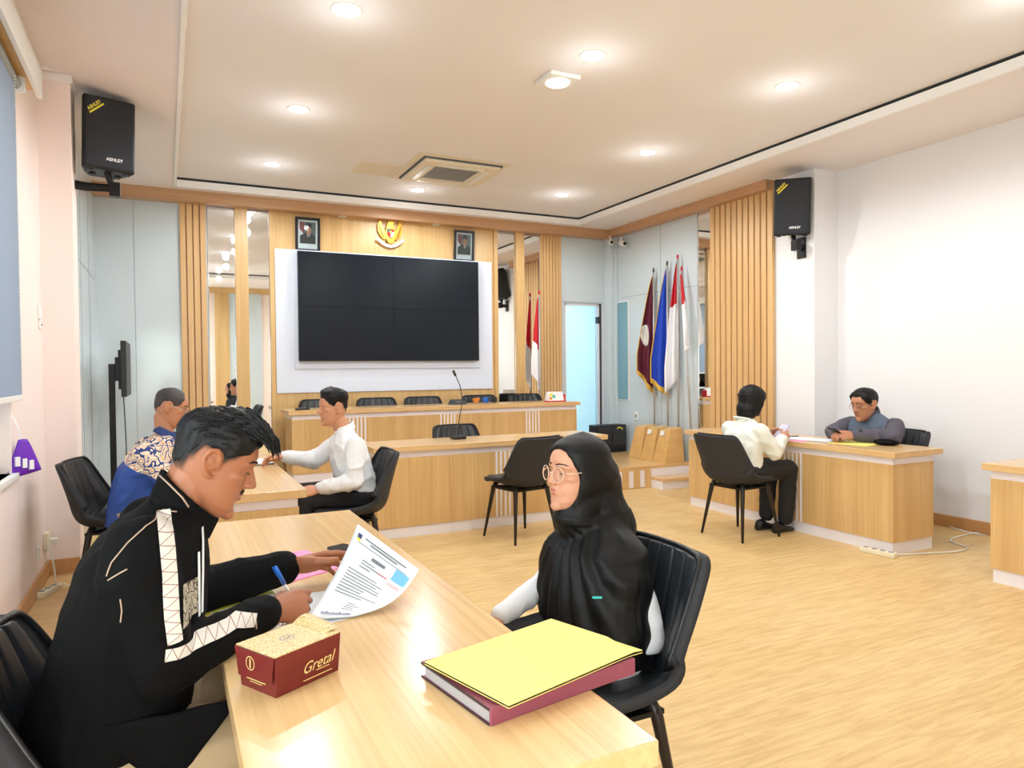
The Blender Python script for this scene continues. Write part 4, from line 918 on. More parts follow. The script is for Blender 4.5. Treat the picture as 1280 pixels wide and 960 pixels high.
# ------------------------------------------------------------------ people
HT = [(0.0, .050, .014, .020), (.012, .072, -.008, .036), (.03, .078, -.03, .049), (.045, .073, -.05, .056), (.06, .076, -.065, .0605), (.075, .076, -.076, .064), (.09, .074, -.084, .067), (.11, .072, -.090, .0695), (.125, .070, -.094, .0705), (.14, .078, -.097, .0715), (.16, .081, -.099, .073), (.18, .073, -.094, .071), (.20, .052, -.078, .060), (.215, .024, -.052, .042), (.224, -.005, -.022, .016)]
def HR(z, th):
    i = 0
    while i < len(HT) - 2 and HT[i + 1][0] < z: i += 1
    a, b = HT[i], HT[i + 1]; k = min(max((z - a[0]) / (b[0] - a[0]), 0), 1); f, r, w = (a[j] + (b[j] - a[j]) * k for j in (1, 2, 3))
    c, s = cos(th), sin(th); e = 2 / (2.25 + (.45 if c > 0 and .03 < z < .15 else 0) * c)
    return V(((f + r) / 2 + (f - r) / 2 * math.copysign(abs(c) ** e, c), w * math.copysign(abs(s) ** e, s), z))
def head_m(pos, F, pitch=0, yaw=0, roll=0, s=1, anchor=(-.02, 0, .05)):
    """frame placing head point `anchor` at world pos; F = facing direction in plan"""
    a = math.atan2(F[1], F[0]) + yaw
    return M.Translation(V(pos)) @ (M.Rotation(a, 4, 'Z') @ M.Rotation(pitch, 4, 'Y') @ M.Rotation(roll, 4, 'X')) @ M.Scale(s, 4) @ M.Translation(-V(anchor))
def head(mb, H, nose=1.0, ears=True):
    b = MB()
    b.loft([[HR(z, 2 * pi * k / 28) for k in range(28)] for z in [i * .008 for i in range(28)] + [.224]])
    b.chain([(.067, 0, .136), (.070, 0, .118), (.078, 0, .098)], [.011, .0125, .0135], 10); b.chain([(.0735, 0, .134), (.0815, 0, .119), (.0925 * (.9 + .1 * nose), 0, .100)], [.0065, .0078, .0098], 10); b.ellipsoid((.0945 * (.9 + .1 * nose), 0, .0955), (.0105, .0115, .0095))
    for s in (-1, 1):
        b.ellipsoid((.0845, s * .0125, .0915), (.011, .0075, .0075)); b.chain([(.076, s * .010, .1405), (.072, s * .03, .1435), (.058, s * .052, .139)], [.0065, .0075, .006], 8)
        b.ellipsoid((.038, s * .040, .106), (.030, .0245, .018)); b.ellipsoid((.0585, s * .0315, .1245), (.0125, .0155, .0105))
        if ears:
            y = s * .0735
            b.chain([V((x, y + s * o, z)) for x, z, o in ((.000, .112, .0), (-.002, .132, .003), (-.014, .147, .009), (-.030, .143, .014), (-.036, .125, .015), (-.029, .106, .012), (-.015, .090, .005), (-.004, .088, .001))], [.0045, .005, .0055, .0058, .0055, .0052, .0065, .005], 8)
            b.ellipsoid((-.018, y + s * .002, .120), (.015, .006, .024)); b.chain([V((-.008, y + s * .004, .112)), V((-.020, y + s * .009, .128)), V((-.022, y + s * .010, .110))], [.004, .004, .004], 6)
    b.chain([(.072, -.020, .0665), (.0785, -.006, .0695), (.0785, .006, .0695), (.072, .020, .0665)], [.0045, .0056, .0056, .0045], 8)
    b.chain([(.071, -.018, .0585), (.0765, 0, .0565), (.071, .018, .0585)], [.005, .0064, .005], 8); b.ellipsoid((.069, 0, .018), (.016, .022, .016)); b.ellipsoid((.072, 0, .079), (.012, .012, .01))
    o = len(mb.v); mb.v += [H @ p for p in b.v]; mb.f += [[o + i for i in f] for f in b.f]; mb.mi += b.mi
def face_parts(root, H, lip='lip', brow='brow', closed=False, look=(1, 0, 0), moust=False, browr=.0034, body=None):
    """lips, brows, eyes as small meshes fitted on the face"""
    def P(x, y, z): return H @ V((x, y, z))
    b = MB(); b.chain([P(.0742, -.018, .0665), P(.0805, -.006, .0690), P(.0803, 0, .0682), P(.0805, .006, .0690), P(.0742, .018, .0665)], [.0020, .0042, .0038, .0042, .0020], 8)
    b.chain([P(.0735, -.016, .0597), P(.0793, 0, .0575), P(.0735, .016, .0597)], [.0022, .0050, .0022], 8); put('lips', b.mesh('lips', []), lip, root)
    for s in (-1, 1):
        b = MB(); b.chain([P(.0815, s * .013, .1465), P(.0785, s * .028, .1495), P(.0675, s * .046, .1475), P(.058, s * .055, .142)], [browr * .9, browr, browr * .9, browr * .4], 6); put('eyebrow', b.mesh('brow', []), brow, root)
    for s in (-1, 1):
        if not closed:
            e = MB().ellipsoid((0, 0, 0), (.0100, .0130, .0062), n=14); e.v = [H @ (p + V((.0625, s * .0315, .1235))) for p in e.v]; eo = put('eye', e.mesh('eye', []), 'eye_white', root)
            e = MB().ellipsoid((0, 0, 0), (.0040, .0048, .0050), n=12); l = V(look).normalized(); c = V((.0640, s * .0315, .1235)) + V((l.x * .006, l.y * .008, l.z * .005)); e.v = [H @ (p + c) for p in e.v]; put('iris', e.mesh('iris', []), 'eye_dark', eo)
        e = MB().chain([P(.0690, s * .0175, .1225 if not closed else .1195), P(.0752, s * .026, .1292 if not closed else .1195), P(.0728, s * .036, .1300 if not closed else .1190), P(.0645, s * .0465, .1250 if not closed else .1205)], [.0009, .0014, .0014, .0009], 6); put('eyelashes', e.mesh('lash', []), 'eye_dark', root)
    if moust:
        b = MB()
        for s in (-1, 1): b.chain([P(.0815, s * .003, .0775), P(.0800, s * .012, .0760), P(.0745, s * .022, .0705)], [.0028, .0034, .002], 8)
        put('moustache', b.mesh('m', []), brow, root)
def cap_mb(H, line, thick, amp=.003, flow=(14, 60, 14), nth=72, nw=26, seed=0, inner=.006):
    """hair volume standing on the scalp above the hairline line(deg)"""
    C = V((-.01, 0, .115)); out = []
    def pt(th, w, t):
        zl = line(math.degrees(th)); z = zl + (.2235 - zl) * w ** .85; p = HR(z, th); n = (p - C).normalized()
        return p, n
    rings = []
    for q in range(nw + 2):
        r = []
        for k in range(nth):
            th = -pi + 2 * pi * k / nth; w = max(0, (q - 1) / nw)
            p, n = pt(th, w, 0)
            if q == 0: r.append(H @ (p - n * inner)); continue
            t = thick(math.degrees(th), w, p); h = noise.noise(V((p.x * flow[0] + seed, p.y * flow[1], p.z * flow[2]))); h2 = noise.noise(V((p.x * flow[0] * 2 + seed, p.y * flow[1] * 2.2, p.z * flow[2] * 2)))
            r.append(H @ (p + n * (t + (amp * (h + .6 * h2) if q > 1 else 0))))
        rings.append(r)
    return MB().loft(rings)
def fade_mesh(mb, nth, nw):
    me = mb.mesh('fade', []); a = me.attributes.new('hair_cover', 'FLOAT', 'POINT')
    for i in range(len(me.vertices)): a.data[i].value = min(1, max(0, (i // nth - 1) / nw))
    return me
def lerpline(tab):
    def f(d):
        d = abs(d)
        for (a, za), (b, zb) in zip(tab, tab[1:]):
            if d <= b: k = (d - a) / (b - a); k = k * k * (3 - 2 * k); return za + (zb - za) * k
        return tab[-1][1]
    return f
def hand(mb, wrist, f, n, tdir, curls, thumb, s=1, spread=0):
    """five separate fingers on a palm; f finger direction, n back of hand, tdir rough thumb side"""
    w = V(wrist); f = V(f).normalized(); n = V(n); n = (n - f * n.dot(f)).normalized(); t = f.cross(n)
    if t.dot(V(tdir)) < 0: t = -t
    mb.loft([mb.ell(w + f * (d * s) - n * (k * s), t * (a * s), n * (b * s), 14) for d, a, b, k in ((-.03, .026, .020, 0), (0, .027, .0195, 0), (.022, .034, .0185, .002), (.05, .040, .0165, .003), (.078, .0405, .0135, .002), (.092, .037, .0105, .001))])
    tips = []
    for i, (o, L, r) in enumerate(((.0295, (.043, .026, .022), .0087), (.0100, (.047, .030, .024), .0088), (-.0095, (.044, .028, .023), .0084), (-.0285, (.034, .022, .019), .0075))):
        p = w + f * ((.088, .092, .088, .080)[i] * s) + t * (o * s); a = 0; pts = [p - f * .02 * s, p]; rs = [r * s, r * 1.02 * s]
        side = spread * (1.5 - i) * .5
        for j in range(3):
            a += rad(curls[i][j]); d = (f * cos(a) - n * sin(a) + t * side * .12).normalized(); p = p + d * (L[j] * s); pts.append(p); rs.append(r * s * (.97, .9, .78)[j])
        mb.chain(pts, rs, 10); tips.append(p)
    p = w + f * (.026 * s) + t * (.024 * s) - n * (.008 * s); pts = [p]; 
    for (a, b, c), L in zip(thumb, (.040, .032, .026)): d = (f * a + t * b + n * c).normalized(); p = p + d * (L * s); pts.append(p)
    mb.chain(pts, [.0145 * s, .0125 * s, .0108 * s, .0085 * s], 10); tips.append(p)
    return tips
def trunk(mb, W, rings, n=28, e=2.4):
    R = []
    for x0, x1, z, hw in rings:
        r = []
        for k in range(n):
            c, s = cos(2 * pi * k / n), sin(2 * pi * k / n); q = 2 / e
            r.append(W((x0 + x1) / 2 + (x1 - x0) / 2 * math.copysign(abs(c) ** q, c), hw * math.copysign(abs(s) ** q, s), z))
        R.append(r)
    return mb.loft(R)
def frame_of(O, F):
    F = V((F[0], F[1], 0)).normalized(); L = V((-F.y, F.x, 0)); O = V((O[0], O[1], 0))
    return lambda x, y, z: O + F * x + L * y + V((0, 0, z))
def shoe(mb, heel, toe, w=.043, h=.07):
    heel = V(heel); toe = V(toe); d = toe - heel; u = V((0, 0, 1)); s = d.cross(u).normalized(); L = d.length; d.normalize(); R = []
    for k, a, hh in ((0, .6, .75), (.06, .8, 1.25), (.28, .85, 1.35), (.45, .85, .9), (.7, 1.0, .6), (.9, .85, .5), (1, .4, .35)):
        c = heel + d * (k * L) + u * (h * hh / 2); R.append([c + s * (w * a * cos(2 * pi * i / 14)) + u * (h * hh / 2 * sin(2 * pi * i / 14)) for i in range(14)])
    mb.loft(R)
def spectacles(root, H, m_, rim=.0016, R=(.021, .019), lens=True, half=False):
    def P(x, y, z): return H @ V((x, y, z))
    b = MB()
    for s in (-1, 1):
        pts = [P(.092 - .010 * abs(cos(a) * .5 + s * .0 + .5 * (1)) * 0 - .006 * (1 + s * cos(a)) / 2 * 1.6, s * .0335 + R[0] * cos(a), .1165 + R[1] * sin(a)) for a in [2 * pi * k / 28 for k in range(29)]]
        b.tube(pts, rim, 6, cap=False); b.tube([P(.0815, s * .054, .121), P(.066, s * .072, .124), P(.0, s * .079, .128), P(-.022, s * .078, .118)], rim, 6)
    b.tube([P(.0915, -.0135, .1205), P(.0945, 0, .123), P(.0915, .0135, .1205)], rim, 6); o = put('spectacles', b.mesh('specs', []), m_, root)
    if lens:
        for s in (-1, 1):
            l = MB(); l.add([P(.0905 - .0045 * (1 + s * cos(a)), s * .0335 + R[0] * .95 * cos(a), .1165 + R[1] * .95 * sin(a)) for a in [2 * pi * k / 24 for k in range(24)]], [tuple(range(24))])
            put('lens', l.mesh('lens', []), 'lens', o, False)
    return o
def surf_y(me, side=-1):
    bv = BVHTree.FromPolygons([v.co.copy() for v in me.vertices], [tuple(p.vertices) for p in me.polygons])
    def f(x, z, off=.002, y0=None):
        h = bv.ray_cast(V((x, -3 if side < 0 else 12, z)) if y0 is None else V((x, y0, z)), V((0, -side, 0)))
        return (h[0] + h[1] * off) if h[0] else None
    return f
def ribbon(fs, path, w, nv=4, off=.002, n=40, uvl=None):
    """strip laid on a cloth along a path of (x,z) pairs"""
    P = [V((p[0], 0, p[1])) for p in path]; seg = [(b - a).length for a, b in zip(P, P[1:])]; T = sum(seg); rows = []; b = MB()
    for i in range(n + 1):
        s = T * i / n; k = 0
        while k < len(seg) - 1 and s > seg[k]: s -= seg[k]; k += 1
        p = P[k].lerp(P[k + 1], min(1, s / seg[k])); q = i / n * T
        pa = at_len(P, seg, max(0, q - .03)); pb = at_len(P, seg, min(T, q + .03)); t = (pb - pa).normalized(); nrm = V((-t.z, 0, t.x)); row = []
        for j in range(nv + 1):
            c = p + nrm * (w * (j / nv - .5)); h = fs(c.x, c.z, off); row.append(h if h else (rows[-1][j] if rows else None))
        if None in row: continue
        rows.append(row)
    o = b.add([p for r in rows for p in r], [(i * (nv + 1) + j, (i + 1) * (nv + 1) + j, (i + 1) * (nv + 1) + j + 1, i * (nv + 1) + j + 1) for i in range(len(rows) - 1) for j in range(nv)])
    for i in range(len(rows)):
        for j in range(nv + 1): b.uv[o + i * (nv + 1) + j] = (j / nv, i / n * T / (uvl or w))
    return b
def at_len(P, seg, s):
    k = 0
    while k < len(seg) - 1 and s > seg[k]: s -= seg[k]; k += 1
    return P[k].lerp(P[k + 1], min(1, s / seg[k]))
def line_on(fs, path, r=.0015, off=.001, n=40):
    P = [V((p[0], 0, p[1])) for p in path]; seg = [(b - a).length for a, b in zip(P, P[1:])]; T = sum(seg)
    pts = [fs(q.x, q.z, off) for q in (at_len(P, seg, T * i / n) for i in range(n + 1))]; return MB().tube([p for p in pts if p], r, 6)

# ---- the man in the black jacket, in profile, writing
Y0 = 1.74
def px(x, y, yy=Y0): p = ay(x, y, yy); return p
r1 = thing('person', 'man in black jacket with white zigzag tape, bent over writing at the foreground desk', 'person', (-.12, Y0, 0))
W_ = frame_of((0, Y0, 0), (1, 0))
ear = px(263, 578, Y0 - .075); H1 = head_m((ear.x, Y0, ear.z), (1, 0), pitch=rad(25), s=1.0, anchor=(-.018, 0, .118))
nb = H1 @ V((-.035, 0, .055)); base = V((-.015, Y0, 1.035))
b = MB(); head(b, H1); b.chain([nb + V((.012, 0, .01)), nb.lerp(base, .5) + V((.01, 0, 0)), base + V((.02, 0, -.02))], [.056, .052, .05])
T1 = [(-.27, .02, .47, .165), (-.235, .03, .60, .165), (-.20, .035, .74, .16), (-.17, .05, .86, .165), (-.13, .05, .94, .15), (-.075, .045, .99, .09)]
trunk(b, W_, T1)
shR, elR, wrR = V((-.045, 1.575, .995)), V((-.008, 1.560, .775)), V((.205, 1.745, .797))
shL, elL, wrL = V((-.03, 1.90, .995)), V((.06, 1.97, .80)), V((.298, 2.055, .815))
b.chain([shR, elR, wrR], [.05, .042, .028]); b.chain([shL, elL, wrL], [.05, .042, .028])
for s in (-1, 1): b.chain([W_(-.14, s * .09, .545), W_(.33, s * .13, .555), W_(.34, s * .12, .10)], [.085, .062, .045]); b.chain([W_(.33, s * .12, .07), W_(.45, s * .13, .03)], [.035, .025])
fR = V((.86, .36, -.04)); tR = hand(b, wrR + fR.normalized() * .012, fR, (-.05, -.86, .50), (0, 0, 1), [(34, 66, 40), (44, 78, 45), (52, 84, 50), (58, 86, 50)], [(.75, .35, -.55), (.85, .05, -.55), (.9, -.1, -.4)], 1.0)
fL = V((.97, .12, .04)); tL = hand(b, wrL + fL.normalized() * .012, fL, (.05, .78, .60), (0, -.6, .7), [(10, 16, 10), (14, 20, 12), (22, 28, 16), (30, 34, 20)], [(.75, .42, -.55), (.95, .10, -.30), (1, .0, -.05)], 1.0)
body = remesh(b, .0036, 2); put('body', body, 'skin_tan', r1)
face_parts(r1, H1, closed=True, moust=True, browr=.0027, look=(1, 0, -.6))
line = lerpline([(0, .186), (35, .176), (52, .158), (66, .150), (80, .138), (92, .148), (110, .150), (130, .118), (150, .095), (180, .085)])
def th1(d, w, p):
    d = abs(d); top = max(0, min(1, (p.z - .150) / .05)); fr = max(0, 1 - d / 75)
    back = max(0, (d - 95) / 85)
    return .0015 + .015 * min(1, w * 1.7) * (.35 + .65 * top) * (1 - .55 * back * top) + .013 * top * (.3 + fr) + (.003 if d > 120 else 0) * min(1, w * 2)
hb = cap_mb(H1, line, th1, .0042, (26, 75, 26), 120, 44); ho = put('hair', remesh(hb, .0028, 1), 'hair', r1)
m = MB(); random.seed(11)
for i in range(800):   # swept locks on top and along the fringe
    th = rad(random.uniform(-78, 78) if i % 3 else random.uniform(-40, 40)); z = random.uniform(.186, .2235) if i % 2 else random.uniform(.19, .21)
    if i % 4 == 0: th = rad(random.uniform(90, 270)); z = random.uniform(.16, .222)
    p = HR(z, th); n = (p - V((-.01, 0, .11))).normalized(); d = abs(math.degrees(th)) if abs(th) <= pi else 360 - abs(math.degrees(th))
    t = th1(d, .8, p); p0 = p + n * (t * .55); fw = V((1, random.uniform(-.5, .5), random.uniform(-.1, .25))); fw = (fw - n * fw.dot(n) * .75).normalized(); L = random.uniform(.022, .046) * (1.1 if d < 60 else .8)
    dn = V((0, 0, -1)) * (.3 if d < 50 else .12)
    m.tube([H1 @ q for q in (p0, p0 + n * (t * .5) + fw * L * .35, p0 + n * (t * .56) + fw * L * .75 + dn * L * .25, p0 + n * (t * .35) + fw * L * 1.1 + dn * L * .65)], [.0022, .0027, .002, .0005], 5)
put('hair_locks', m.mesh('locks', []), 'hair', ho)
fl = lerpline([(0, .19), (45, .178), (58, .150), (72, .128), (84, .105), (92, .128), (106, .138), (122, .100), (140, .068), (180, .058)])
f_ = cap_mb(H1, fl, lambda d, w, p: .0012, 0, nth=96, nw=20, inner=.004); put('faded_sides', fade_mesh(f_, 96, 20), 'fade', r1)
# jacket
J = MB(); JR = [(-.30, .03, .60, .195), (-.275, .045, .66, .195), (-.235, .06, .76, .195), (-.205, .075, .87, .20), (-.18, .08, .95, .20), (-.148, .075, 1.005, .185), (-.105, .07, 1.04, .145), (-.068, .062, 1.066, .09), (-.045, .058, 1.085, .062)]
trunk(J, W_, JR); 
J.chain([V((-.05, 1.60, 1.005)), V((-.055, 1.572, .96)), V((-.03, 1.560, .88)), elR + V((-.008, 0, .0)), elR.lerp(wrR, .5) + V((0, 0, .004)), wrR - fR.normalized() * .012], [.072, .076, .068, .058, .050, .043])
J.chain([V((-.04, 1.87, 1.0)), V((-.04, 1.90, .96)), V((.0, 1.93, .88)), elL, elL.lerp(wrL, .5) + V((0, 0, .004)), wrL - fL.normalized() * .010], [.072, .078, .070, .062, .055, .046])
jm = remesh(J, .005, 3); wrinkle(jm, .0055, (11, 9, 8), 3.1); 
fs = surf_y(jm); jk = put('jacket', jm, 'black_cloth', r1)
def path(*q, yy=1.54): return [(lambda p: (p.x, p.z))(ay(x, y, yy)) for x, y in q]
z1 = ribbon(fs, path((204, 652), (209, 690), (212, 730), (214, 765), (218, 796)), .026, off=.003, n=60, uvl=.0115); put('zigzag_tape', z1.mesh('tape', []), 'zigzag_tape', jk)
z2 = ribbon(fs, path((206, 797), (240, 795), (270, 789), (297, 782), yy=1.6) + path((319, 776), yy=1.66), .024, off=.003, n=50, uvl=.0115); put('zigzag_tape', z2.mesh('tape', []), 'zigzag_tape', jk)
for q in (((134, 718), (140, 702), (160, 678), (182, 660), (205, 651), (222, 653)), ((136, 722), (150, 712), (160, 706)), ((152, 742), (154, 756), (152, 772))):
    m = line_on(fs, path(*q), .0014, .001); put('piping', m.mesh('pip', []), 'piping_tan', jk)
m = line_on(fs, path((317, 771), (320, 778), (320, 786), yy=1.66), .0016, .001, 12); put('piping', m.mesh('pip', []), 'piping_tan', jk)
m = ribbon(fs, path((238, 722), (238, 768), yy=1.60), .034, off=.0025, n=20); put('front_lining', m.mesh('lin', []), 'lining', jk)
for q in (((246, 688), (247, 770)), ((252, 664), (251, 768))): m = ribbon(fs, path(*q, yy=1.62), .0045, 2, .004, 24); put('front_edge', m.mesh('edge', []), 'paper', jk)
# stand collar
def band(pts_lo, pts_hi, ry_lo, ry_hi, yc, t=.006, n=40, cut=0):
    a0, a1 = pts_lo; h0, h1 = pts_hi
    def f(u, v):
        a = 2 * pi * u; lo = a0.lerp(a1, .5 - .5 * cos(a)); lo = V((lo.x, yc + ry_lo * sin(a), lo.z)); hi = h0.lerp(h1, .5 - .5 * cos(a)); hi = V((hi.x, yc + ry_hi * sin(a), hi.z)); return lo.lerp(hi, v)
    return MB().sheet(f, n, 5, t)
cb = band((px(186, 622), px(262, 672)), (px(201, 586), px(274, 648)), .082, .066, Y0, .007); put('collar', remesh(cb, .003, 1), 'black_cloth', jk)
m = MB().tube([px(199, 594, Y0 - .03), px(212, 606, Y0 - .066), px(228, 622, Y0 - .08), px(236, 634, Y0 - .082)], .0018, 6); put('collar_piping', m.mesh('cp', []), 'piping_tan', jk)
# jacket tail, trousers
tl_ = MB().sheet(lambda u, v: V((-.13 + .24 * u, 1.552 - .014 * sin(u * pi) - .004 * sin(u * 15), .69 - v * (.02 + .14 * max(0, 1 - abs(u - .5) / .5)))), 24, 8, .006); put('jacket_tail', tl_.mesh('tail', []), 'black_cloth', jk)
t_ = MB()
for s in (-1, 1): t_.chain([W_(-.17, s * .09, .55), W_(.0, s * .105, .552), W_(.34, s * .13, .565), W_(.35, s * .12, .13)], [.108, .10, .078, .06])
t_.ellipsoid(W_(-.16, 0, .55), (.13, .18, .10)); tm = remesh(t_, .007, 2); wrinkle(tm, .005, (9, 9, 9), 1); put('trousers', tm, 'khaki', r1)
def put_shoe(root, a, c, w=.043): s_ = MB(); shoe(s_, a, c, w); put('shoe', s_.mesh('shoe', []), 'shoe', root)
for s in (-1, 1): put_shoe(r1, W_(.30, s * .12, 0), W_(.56, s * .14, 0))
# the pen
pn = thing('pen', 'blue and clear ballpoint pen in the right hand of the man in black', 'pen', tR[0].lerp(tR[4], .5)); o = V(pn.location)
top = ay(344, 709, 1.80); tip = V((.292, 1.872, .757)); dv = (top - tip).normalized(); Lp = (top - tip).length
obj('barrel', MB().tube([tip + dv * .012 - o, tip + dv * (Lp * .62) - o], .0042, 10), 'white_plastic', pn, smooth=True); obj('cap', MB().tube([tip + dv * (Lp * .60) - o, tip + dv * Lp - o], [.0056, .0052], 10), 'blue_plastic', pn, smooth=True)
obj('nib', MB().cyl(tip - o, tip + dv * .014 - o, .0008, .0036, 8), 'chrome', pn); obj('clip', MB().tube([top - o + CR * -.007, top - dv * .035 - o + CR * -.007], .0014, 6), 'blue_plastic', pn)

# ---- the girl in the black headscarf
Yg = 1.80; r2 = thing('person', 'girl in black headscarf, glasses and white sleeves sitting at the foreground desk', 'person', (1.15, Yg, 0))
Fg = (-1, -.06); no = ad(682, 602, 2.08); H2 = head_m(no, Fg, pitch=rad(-2), s=.97, anchor=(.109, 0, .094))
hc = H2 @ V((-.02, 0, .05)); W2 = frame_of((hc.x + .03, hc.y, 0), (-1, 0))
b = MB(); head(b, H2, nose=.5, ears=False); b.chain([hc, V((hc.x + .03, hc.y, .86))], [.05, .055])
trunk(b, W2, [(-.14, .10, .46, .16), (-.13, .09, .6, .14), (-.12, .085, .75, .145), (-.10, .08, .83, .14), (-.07, .05, .87, .08)])
arms = []
for s, ex, wx_ in ((1, (-.105, .172, .575), (.05, .15, .555)), (-1, (.055, -.185, .665), (.235, -.13, .605))):
    S_ = W2(-.04, s * .135, .79); E_ = W2(*ex); K_ = W2(*wx_); arms.append((S_, E_, K_)); b.chain([S_, E_, K_], [.042, .036, .025])
    d = (K_ - E_).normalized(); hand(b, K_ + d * .012, d + V((0, 0, -.2)), (0, 0, 1), V((0, -s, 0)), [(25, 30, 20)] * 4, [(.6, .6, -.4), (.9, .2, -.3), (1, 0, -.2)], .9)
for s in (-1, 1): b.chain([W2(-.05, s * .085, .53), W2(.25, s * .09, .52), W2(.24, s * .09, .09)], [.07, .052, .040]); b.chain([W2(.23, s * .09, .06), W2(.34, s * .1, .03)], [.033, .024])
put('body', remesh(b, .0036, 2), 'skin_light', r2); face_parts(r2, H2, lip='lip_pink', closed=True, browr=.0022)
# headscarf: hood on the scalp + nape bulk + drape over shoulders and chest
hl = lerpline([(0, .192), (25, .187), (45, .168), (60, .135), (70, .095), (76, .05), (82, .012), (95, .0), (180, .0)])
def th2(d, w, p): d = abs(d); return .009 + .010 * max(0, (d - 60) / 120) + .004 * min(1, w * 3)
hd = cap_mb(H2, hl, th2, .0, nth=72, nw=26, inner=.014)
hd.ellipsoid(H2 @ V((-.045, 0, .115)), (.086, .080, .10)); hd.chain([H2 @ V((-.045, 0, .125)), H2 @ V((-.072, 0, .105)), H2 @ V((-.092, 0, .07))], [.086, .080, .064]); hd.chain([H2 @ V((-.098, 0, .085)), H2 @ V((-.112, 0, .02)), W2(-.105, 0, .86)], [.066, .062, .064])
hd.chain([H2 @ V((-.02, 0, .03)), H2 @ V((.0, 0, -.02)), W2(.0, 0, .86)], [.070, .066, .075]); hd.chain([H2 @ V((-.065, 0, .06)), W2(-.07, 0, .88)], [.066, .075]); hd.ellipsoid(H2 @ V((.018, 0, -.004)), (.05, .046, .024))
trunk(hd, W2, [(-.15, .125, .515, .215), (-.155, .13, .60, .22), (-.16, .128, .70, .22), (-.158, .120, .77, .21), (-.152, .108, .82, .185), (-.138, .085, .855, .14), (-.115, .06, .89, .095), (-.10, .045, .93, .07)], 32, 2.2)
hm = remesh(hd, .0055, 6)
N0 = H2 @ V((.045, 0, -.01))
def gather(me):   # pleats fanning down the front from the pin under the chin
    for v, n in [(v, v.normal.copy()) for v in me.vertices]:
        p = v.co; dz = N0.z - p.z
        if dz > .03 and p.x < hc.x + .06:
            a = math.atan2(p.y - N0.y, dz + .06); k = min(1, (dz - .03) / .08) * max(0, 1 - max(0, dz - .28) / .2); v.co = p + n * (.0075 * k * sin(a * 34 + sin(dz * 11)))
        elif dz > .0:
            v.co = p + n * (.004 * sin(p.z * 48 + p.x * 26 + p.y * 10))
    me.update()
gather(hm); wrinkle(hm, .0035, (7, 7, 6), 5, lambda p: 1 if p.z < .98 else .25); hj = put('headscarf', hm, 'black_satin', r2)
bv = BVHTree.FromPolygons([v.co.copy() + hj.parent.location for v in hm.vertices], [tuple(f.vertices) for f in hm.polygons]); hit = bv.ray_cast(EYE, ray(747, 747).normalized())
if hit[0]: put('pin', MB().capsule(hit[0] + CR * -.012, hit[0] + CR * .010, .0035).mesh('pin', []), 'teal', hj)
sl = MB()
for S_, E_, K_ in arms: sl.chain([S_, S_.lerp(E_, .5) + V((.01, 0, 0)), E_, K_ - (K_ - E_).normalized() * .0], [.046, .047, .042, .034])
trunk(sl, W2, [(-.15, .11, .47, .17), (-.145, .10, .6, .155), (-.135, .095, .75, .16), (-.11, .085, .83, .145)]); sm = remesh(sl, .006, 2); wrinkle(sm, .005, (13, 13, 11), 2); put('blouse', sm, 'white_cloth', r2)
sk = MB()
for s in (-1, 1): sk.chain([W2(-.06, s * .09, .53), W2(.25, s * .10, .52), W2(.26, s * .10, .12)], [.09, .07, .07])
sk.ellipsoid(W2(-.06, 0, .53), (.13, .17, .09)); sm = remesh(sk, .008, 2); wrinkle(sm, .005); put('skirt', sm, 'black_trouser', r2)
for s in (-1, 1): put_shoe(r2, W2(.20, s * .1, 0), W2(.42, s * .11, 0), .038)
spectacles(r2, H2, 'glass_frame', .0018, (.0235, .0225))

